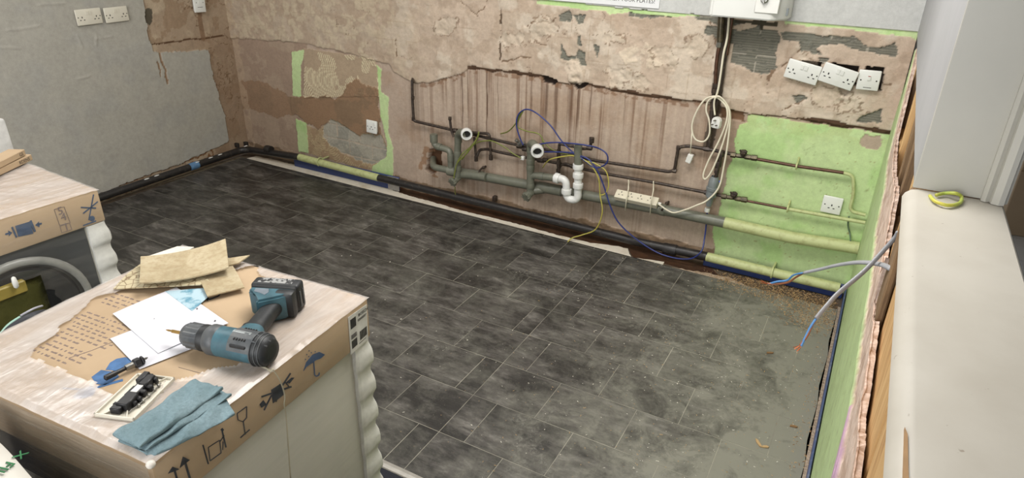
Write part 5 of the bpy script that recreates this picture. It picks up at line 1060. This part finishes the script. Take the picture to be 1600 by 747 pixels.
for x0, x1, y0, y1, z1 in ((-.062, -.046, -.006, .016, .016), (-.05, -.01, -.016, .010, .020), (-.046, -.036, .008, .020, .015), (-.012, .03, -.010, .012, .017), (.02, .058, -.012, .006, .020), (.03, .064, .004, .018, .022), (.056, .068, .0, .012, .015), (-.02, -.008, -.022, -.01, .014), (.0, .012, -.020, -.008, .016), (.02, .032, -.022, -.01, .015), (-.034, -.024, -.022, -.012, .014), (.046, .056, -.018, -.008, .017), (-.012, .022, .010, .018, .014)):
    add_box(b, (x0*sx_, y0*sy_, .003), (x1*sx_, y1*sy_, z1), .0018, Mp)
obj('black_moulding', b, M_bm, t, sharp=40)
b = BM(); add_box(b, (-.004*sx_, -.007*sy_, .016), (.024*sx_, .007*sy_, .0178), .0005, Mp); obj('white_label', b, M_wpl, t)
b = BM()
for x in (-.03, -.015, .005, .025, .04): add_lathe(b, [(.003, .003), (.003, .009), (.001, .010)], 8, Mp @ Matrix.Translation((x*sx_, -.026*sy_, 0)))
tag(obj('terminal_screws', b, M_steel, t), kind='stuff')
b = BM(); add_tube(b, [Mp @ Vector((-.055*sx_, -.02*sy_, .006)), Mp @ Vector((0, -.03*sy_, .008)), Mp @ Vector((.05*sx_, -.025*sy_, .006))], .0012, 6); obj('earth_strap', b, M_steel, t)
# bit holder
p0, p1 = F(163, 592, ZT+.012), F(231, 559, ZT+.012); t = empty('bit_holder', p0-Vector((0, 0, .01)), 0, 'small black and silver screwdriver extension on the blue sole print', 'bit holder'); d_ = (p1-p0); L_ = d_.length; fr = frame(Vector((0, 0, .0105)), d_)
b = BM(); add_lathe(b, [(.003, 0), (.006, .002), (.006, .02), (.0045, .024), (.004, L_*.52)], 10, fr); obj('shaft', b, M_bm, t, sharp=40)
b = BM(); add_lathe(b, [(.0065, L_*.48), (.0065, L_*.68)], 14, fr); obj('sleeve', b, M_steel, t, sharp=40)
b = BM(); add_lathe(b, [(.008, L_*.66), (.0098, L_*.69), (.0098, L_*.80), (.007, L_*.83), (.009, L_*.85), (.009, L_*.89), (.004, L_*.91)], 6, fr); obj('collar', b, M_bm, t, sharp=30)
b = BM(); add_lathe(b, [(.0025, L_*.9), (.0025, L_*.96), (.0008, L_)], 6, fr); obj('bit', b, M_steel, t)
# folded cloth
clm = N('teal_microfibre_cloth'); co = clm.coord('Object'); f = clm.noise(co, 160, 3, .7); f2 = clm.noise(co, 9, 5)
cc_ = clm.mix(clm.ramp(f, [(.35, 0.), (.7, .5)]), clm.ramp(f2, [(.35, (132, 152, 158)), (.7, (112, 134, 140))]), (92, 112, 118)); clm.col(cc_); clm.set(Roughness=.95); clm.b.inputs['Specular IOR Level'].default_value = .1; clm.bump(f, .8, .003); M_cl = clm.m
t = empty('folded_cloth', F(270, 650, ZT+.002), 0, 'teal blue cleaning cloth folded along the edge of the front lid', 'cloth')
def pad(name, quad, z, thk, wave, nu=44, nv=18, sag=None):
    Q = [F(x, y, z)-t.location for x, y in quad]; b = BM(); N2 = 2*nv
    ring_ = []
    for i in range(nu+1):
        u = i/nu; ends = min(1, (1-abs(2*u-1)**10)); row = []
        for j in range(N2):
            a_ = 2*PI*j/N2; v = .5-.5*math.copysign(abs(math.cos(a_))**.75, math.cos(a_)); h_ = math.copysign(abs(math.sin(a_))**.6, math.sin(a_))*thk*.5*(.35+.65*ends)
            p = Q[0].lerp(Q[1], u).lerp(Q[3].lerp(Q[2], u), v+wave(u)*.05); dz = (.0018*math.sin(u*21+v*6)+.0025*math.sin(u*8+v*11+1)) if h_ > 0 else 0
            row.append(b.verts.new(p+Vector((0, 0, h_+dz+(sag(u, v) if sag else 0)))))
        ring_.append(row)
    for i in range(nu):
        for j in range(N2): b.faces.new((ring_[i][j], ring_[i][(j+1) % N2], ring_[i+1][(j+1) % N2], ring_[i+1][j]))
    b.faces.new(ring_[0]); b.faces.new(list(reversed(ring_[-1]))); bmesh.ops.recalc_face_normals(b, faces=b.faces); return obj(name, b, M_cl, t, True)
pad('under_fold', [(200, 694), (340, 604), (367, 645), (234, 712)], ZT+.008, .010, lambda u: math.sin(u*5)*.3, sag=lambda u, v: -.006*max(0, v-.72)/.28)
pad('middle_fold', [(184, 690), (326, 602), (362, 618), (226, 704)], ZT+.016, .008, lambda u: math.sin(u*6+1)*.35)
pad('top_fold', [(176, 680), (306, 594), (350, 608), (216, 700)], ZT+.025, .014, lambda u: math.sin(u*5)*.4)
# cordless drill
t = empty('cordless_drill', (0, 0, ZT+.003), 0, 'teal and black cordless drill lying on its side across the white papers', 'drill')
pF, pR = F(291, 524, ZT+.034), F(408, 548, ZT+.034); t.location = Vector((pR.x, pR.y, ZT+.0035)); ax = (pF-pR); ax.z = 0; Ld = ax.length; ax.normalize()
pH = F(436, 470, ZT+.034); hv = (pH-pR); hv.z = 0; ay = Vector((ax.y, -ax.x, 0)); ay = ay if ay.dot(hv) > 0 else -ay
az = ax.cross(ay); 
if az.z < 0: az = -az
Md = Matrix(((ax.x, ay.x, 0, 0), (ax.y, ay.y, 0, 0), (0, 0, 1, .034), (0, 0, 0, 1)))
hx, hy = hv.dot(ax), hv.dot(ay); print('drill', Ld, hx, hy)
M_teal = simple('teal_tool_plastic', (66, 104, 116), .45, sc=30, var=.25, bump=.05); M_tb = simple('black_tool_rubber', (30, 32, 34), .5, sc=60, c2=(58, 60, 58), thr=(.55, .8), bump=.15); M_tg = simple('dark_tool_grey', (66, 70, 74), .45, sc=40, c2=(92, 94, 94), bump=.1)
Mx = Md @ Matrix.Rotation(PI/2, 4, 'Y')      # lathe z -> drill x
b = BM(); add_lathe(b, [(.020, -.022), (.027, -.016), (.031, -.002), (.0325, .02), (.0325, .055), (.0315, Ld-.085)], 28, Mx); obj('motor_housing', b, M_teal, t, sharp=50)
b = BM(); add_lathe(b, [(.012, -.027), (.024, -.026), (.0315, -.016), (.034, -.002), (.0342, .006), (.030, .010)], 28, Mx); obj('rear_cover', b, M_tb, t, sharp=50)
b = BM(); add_lathe(b, [(.030, Ld-.088), (.0325, Ld-.085), (.0325, Ld-.066), (.030, Ld-.062), (.028, Ld-.058)], 28, Mx); obj('clutch_ring', b, M_tg, t, sharp=40)
b = BM(); add_lathe(b, [(.027, Ld-.062), (.0285, Ld-.058), (.0285, Ld-.045), (.026, Ld-.043)], 28, Mx); obj('torque_collar', b, M_tb, t, sharp=40)
b = BM(); prof = [(.026, Ld-.043), (.0275, Ld-.040), (.0275, Ld-.012), (.022, Ld-.002), (.014, Ld+.002)]; seg = 48; rings = [[b.verts.new(Mx @ Vector(((r-(.0016 if k_ % 4 < 2 and 0 < i < 3 else 0))*math.cos(2*PI*k_/seg), (r-(.0016 if k_ % 4 < 2 and 0 < i < 3 else 0))*math.sin(2*PI*k_/seg), z))) for k_ in range(seg)] for i, (r, z) in enumerate(prof)]
for i in range(len(rings)-1):
    for k_ in range(seg): b.faces.new((rings[i][k_], rings[i][(k_+1) % seg], rings[i+1][(k_+1) % seg], rings[i+1][k_]))
b.faces.new(rings[-1]); obj('keyless_chuck', b, M_tg, t)
b = BM(); add_lathe(b, [(.013, Ld), (.012, Ld+.006), (.008, Ld+.009)], 16, Mx); obj('chuck_nose', b, M_wpl, t, sharp=40)
b = BM(); add_lathe(b, [(.0038, Ld+.006), (.0038, Ld+.034), (.0022, Ld+.036), (.0022, Ld+.044), (.0006, Ld+.050)], 6, Mx); obj('driver_bit', b, simple('gold_bit', (176, 142, 80), .35, .7), t)
# side plate with vents and decal
b = BM(); add_lathe(b, [(.0336, .004), (.0336, .056)], 28, Mx); vs = list(b.verts); bmesh.ops.delete(b, geom=[v for v in b.verts if (Md.inverted() @ v.co).z < .004], context='VERTS'); bmesh.ops.solidify(b, geom=list(b.faces), thickness=.001); obj('vent_panel', b, M_tg, t)
b = BM()
for k_ in range(5):
    for s_ in (-1, 1): add_box(b, (.018+k_*.006, s_*.017-.004, .0275), (.021+k_*.006, s_*.017+.004, .0305), 0, Md)
tag(obj('vent_slots', b, M_hole, t), kind='stuff')
b = BM(); add_box(b, (.016, -.004, .0325), (.058, .003, .0345), .0005, Md); obj('decal_strip', b, simple('pale_decal', (170, 176, 176), .4, sc=80, c2=(90, 96, 98), thr=(.5, .6), bump=0), t)
for k_, (x_, r_) in enumerate(((-.006, .0338), (-.014, .0325), (.004, .0348))):
    b = BM(); add_tube(b, [Mx @ Vector((r_*math.cos(a_), r_*math.sin(a_), x_)) for a_ in np.linspace(0, 2*PI, 25)], .0013, 6); obj('cover_rib', b, M_tg, t, True)
for k_ in (-1, 0, 1):
    b = BM(); add_tube(b, [Mx @ Vector((.0345*math.cos(a0_), .0345*math.sin(a0_), .004)) for a0_ in [PI+k_*.55]]+[Mx @ Vector((.024*math.cos(PI+k_*.55), .024*math.sin(PI+k_*.55), -.0262))], .0018, 6); obj('cover_rib', b, M_tg, t, True)
b = BM(); add_box(b, (.012, -.031, .006), (.05, -.026, .022), .002, Md); obj('side_recess', b, M_tb, t)
# handle: swept oval, then foot and battery
def oval(b, secs, seg=18, p_=2.6):
    rings = []
    for (x, y, dx_, dy_, wA, wZ) in secs:
        d_ = Vector((dx_, dy_, 0)).normalized(); s_ = Vector((-d_.y, d_.x, 0)); rw = []
        for k_ in range(seg):
            a_ = 2*PI*k_/seg; cA, sA = math.cos(a_), math.sin(a_); rw.append(b.verts.new(Md @ (Vector((x, y, 0))+s_*wA*math.copysign(abs(cA)**(2/p_), cA)+Vector((0, 0, wZ*math.copysign(abs(sA)**(2/p_), sA))))))
        rings.append(rw)
    for i in range(len(rings)-1):
        for k_ in range(seg): b.faces.new((rings[i][k_], rings[i][(k_+1) % seg], rings[i+1][(k_+1) % seg], rings[i+1][k_]))
    b.faces.new(list(reversed(rings[0]))); b.faces.new(rings[-1]); bmesh.ops.recalc_face_normals(b, faces=b.faces)
rx_, ry_ = .045, .012; hd = (hx-rx_, hy-ry_); hl = math.hypot(*hd); hu = (hd[0]/hl, hd[1]/hl)
pt = lambda s_: (rx_+hd[0]*s_, ry_+hd[1]*s_)
b = BM(); oval(b, [(*pt(0), *hu, .030, .022), (*pt(.18), *hu, .026, .019), (*pt(.32), *hu, .021, .018), (*pt(.6), *hu, .020, .018), (*pt(.8), *hu, .022, .018)]); obj('handle_grip', b, M_tb, t, sharp=50)
b = BM(); oval(b, [(*pt(.02), *hu, .032, .0225), (*pt(.14), *hu, .030, .0215), (*pt(.24), *hu, .0235, .0195)]); obj('handle_neck', b, M_teal, t, sharp=50)
b = BM(); oval(b, [(pt(.12)[0]+.026, pt(.12)[1]+.01, *hu, .006, .008), (pt(.3)[0]+.024, pt(.3)[1], *hu, .007, .008), (pt(.38)[0]+.02, pt(.38)[1], *hu, .003, .006)]); obj('trigger', b, M_tb, t, sharp=50)
hn = (-hu[1], hu[0]); hn = hn if hn[0] > 0 else (hu[1], -hu[0])
Mf = Md @ Matrix(((hn[0], hu[0], 0, pt(.8)[0]), (hn[1], hu[1], 0, pt(.8)[1]), (0, 0, 1, 0), (0, 0, 0, 1)))    # x along foot, y along handle
b = BM(); add_prism(b, [(-.024, 0), (-.038, .014), (-.042, .034), (.060, .034), (.062, .020), (.048, .006), (.03, .004), (.022, -.03)], -.031, .031, Mf); bmesh.ops.bevel(b, geom=list(b.edges), offset=.005, segments=2, affect='EDGES'); obj('handle_foot', b, M_teal, t, sharp=40)
b = BM(); add_box(b, (-.046, .006, -.0325), (-.0, .033, .0325), .008, Mf, 2); obj('foot_rubber', b, M_tb, t, sharp=40)
b = BM(); add_prism(b, [(.014, .0), (.03, .008), (.044, .012), (.046, .026), (.016, .026), (.010, .012)], .0305, .0318, Mf); obj('recess_pad', b, simple('silver_grey_panel', (122, 130, 138), .3), t)
b = BM(); add_box(b, (-.048, .036, -.0325), (.064, .072, .0365), .007, Mf, 3); add_box(b, (-.044, .030, -.029), (.060, .040, .033), .003, Mf); bt = obj('battery_pack', b, M_tb, t, sharp=40)
b = BM(); add_box(b, (-.03, .045, .0362), (.05, .066, .0370), .0004, Mf); obj('battery_label', b, simple('worn_white_label', (150, 150, 148), .5, sc=90, c2=(40, 40, 42), thr=(.47, .53), bump=0), t)
b = BM()
for k_ in (-1, 1): add_box(b, (-.049-.001, .048+k_*.008, -.02), (-.047, .052+k_*.008, .02), .0005, Mf)
tag(obj('battery_ribs', b, M_tg, t), kind='stuff')
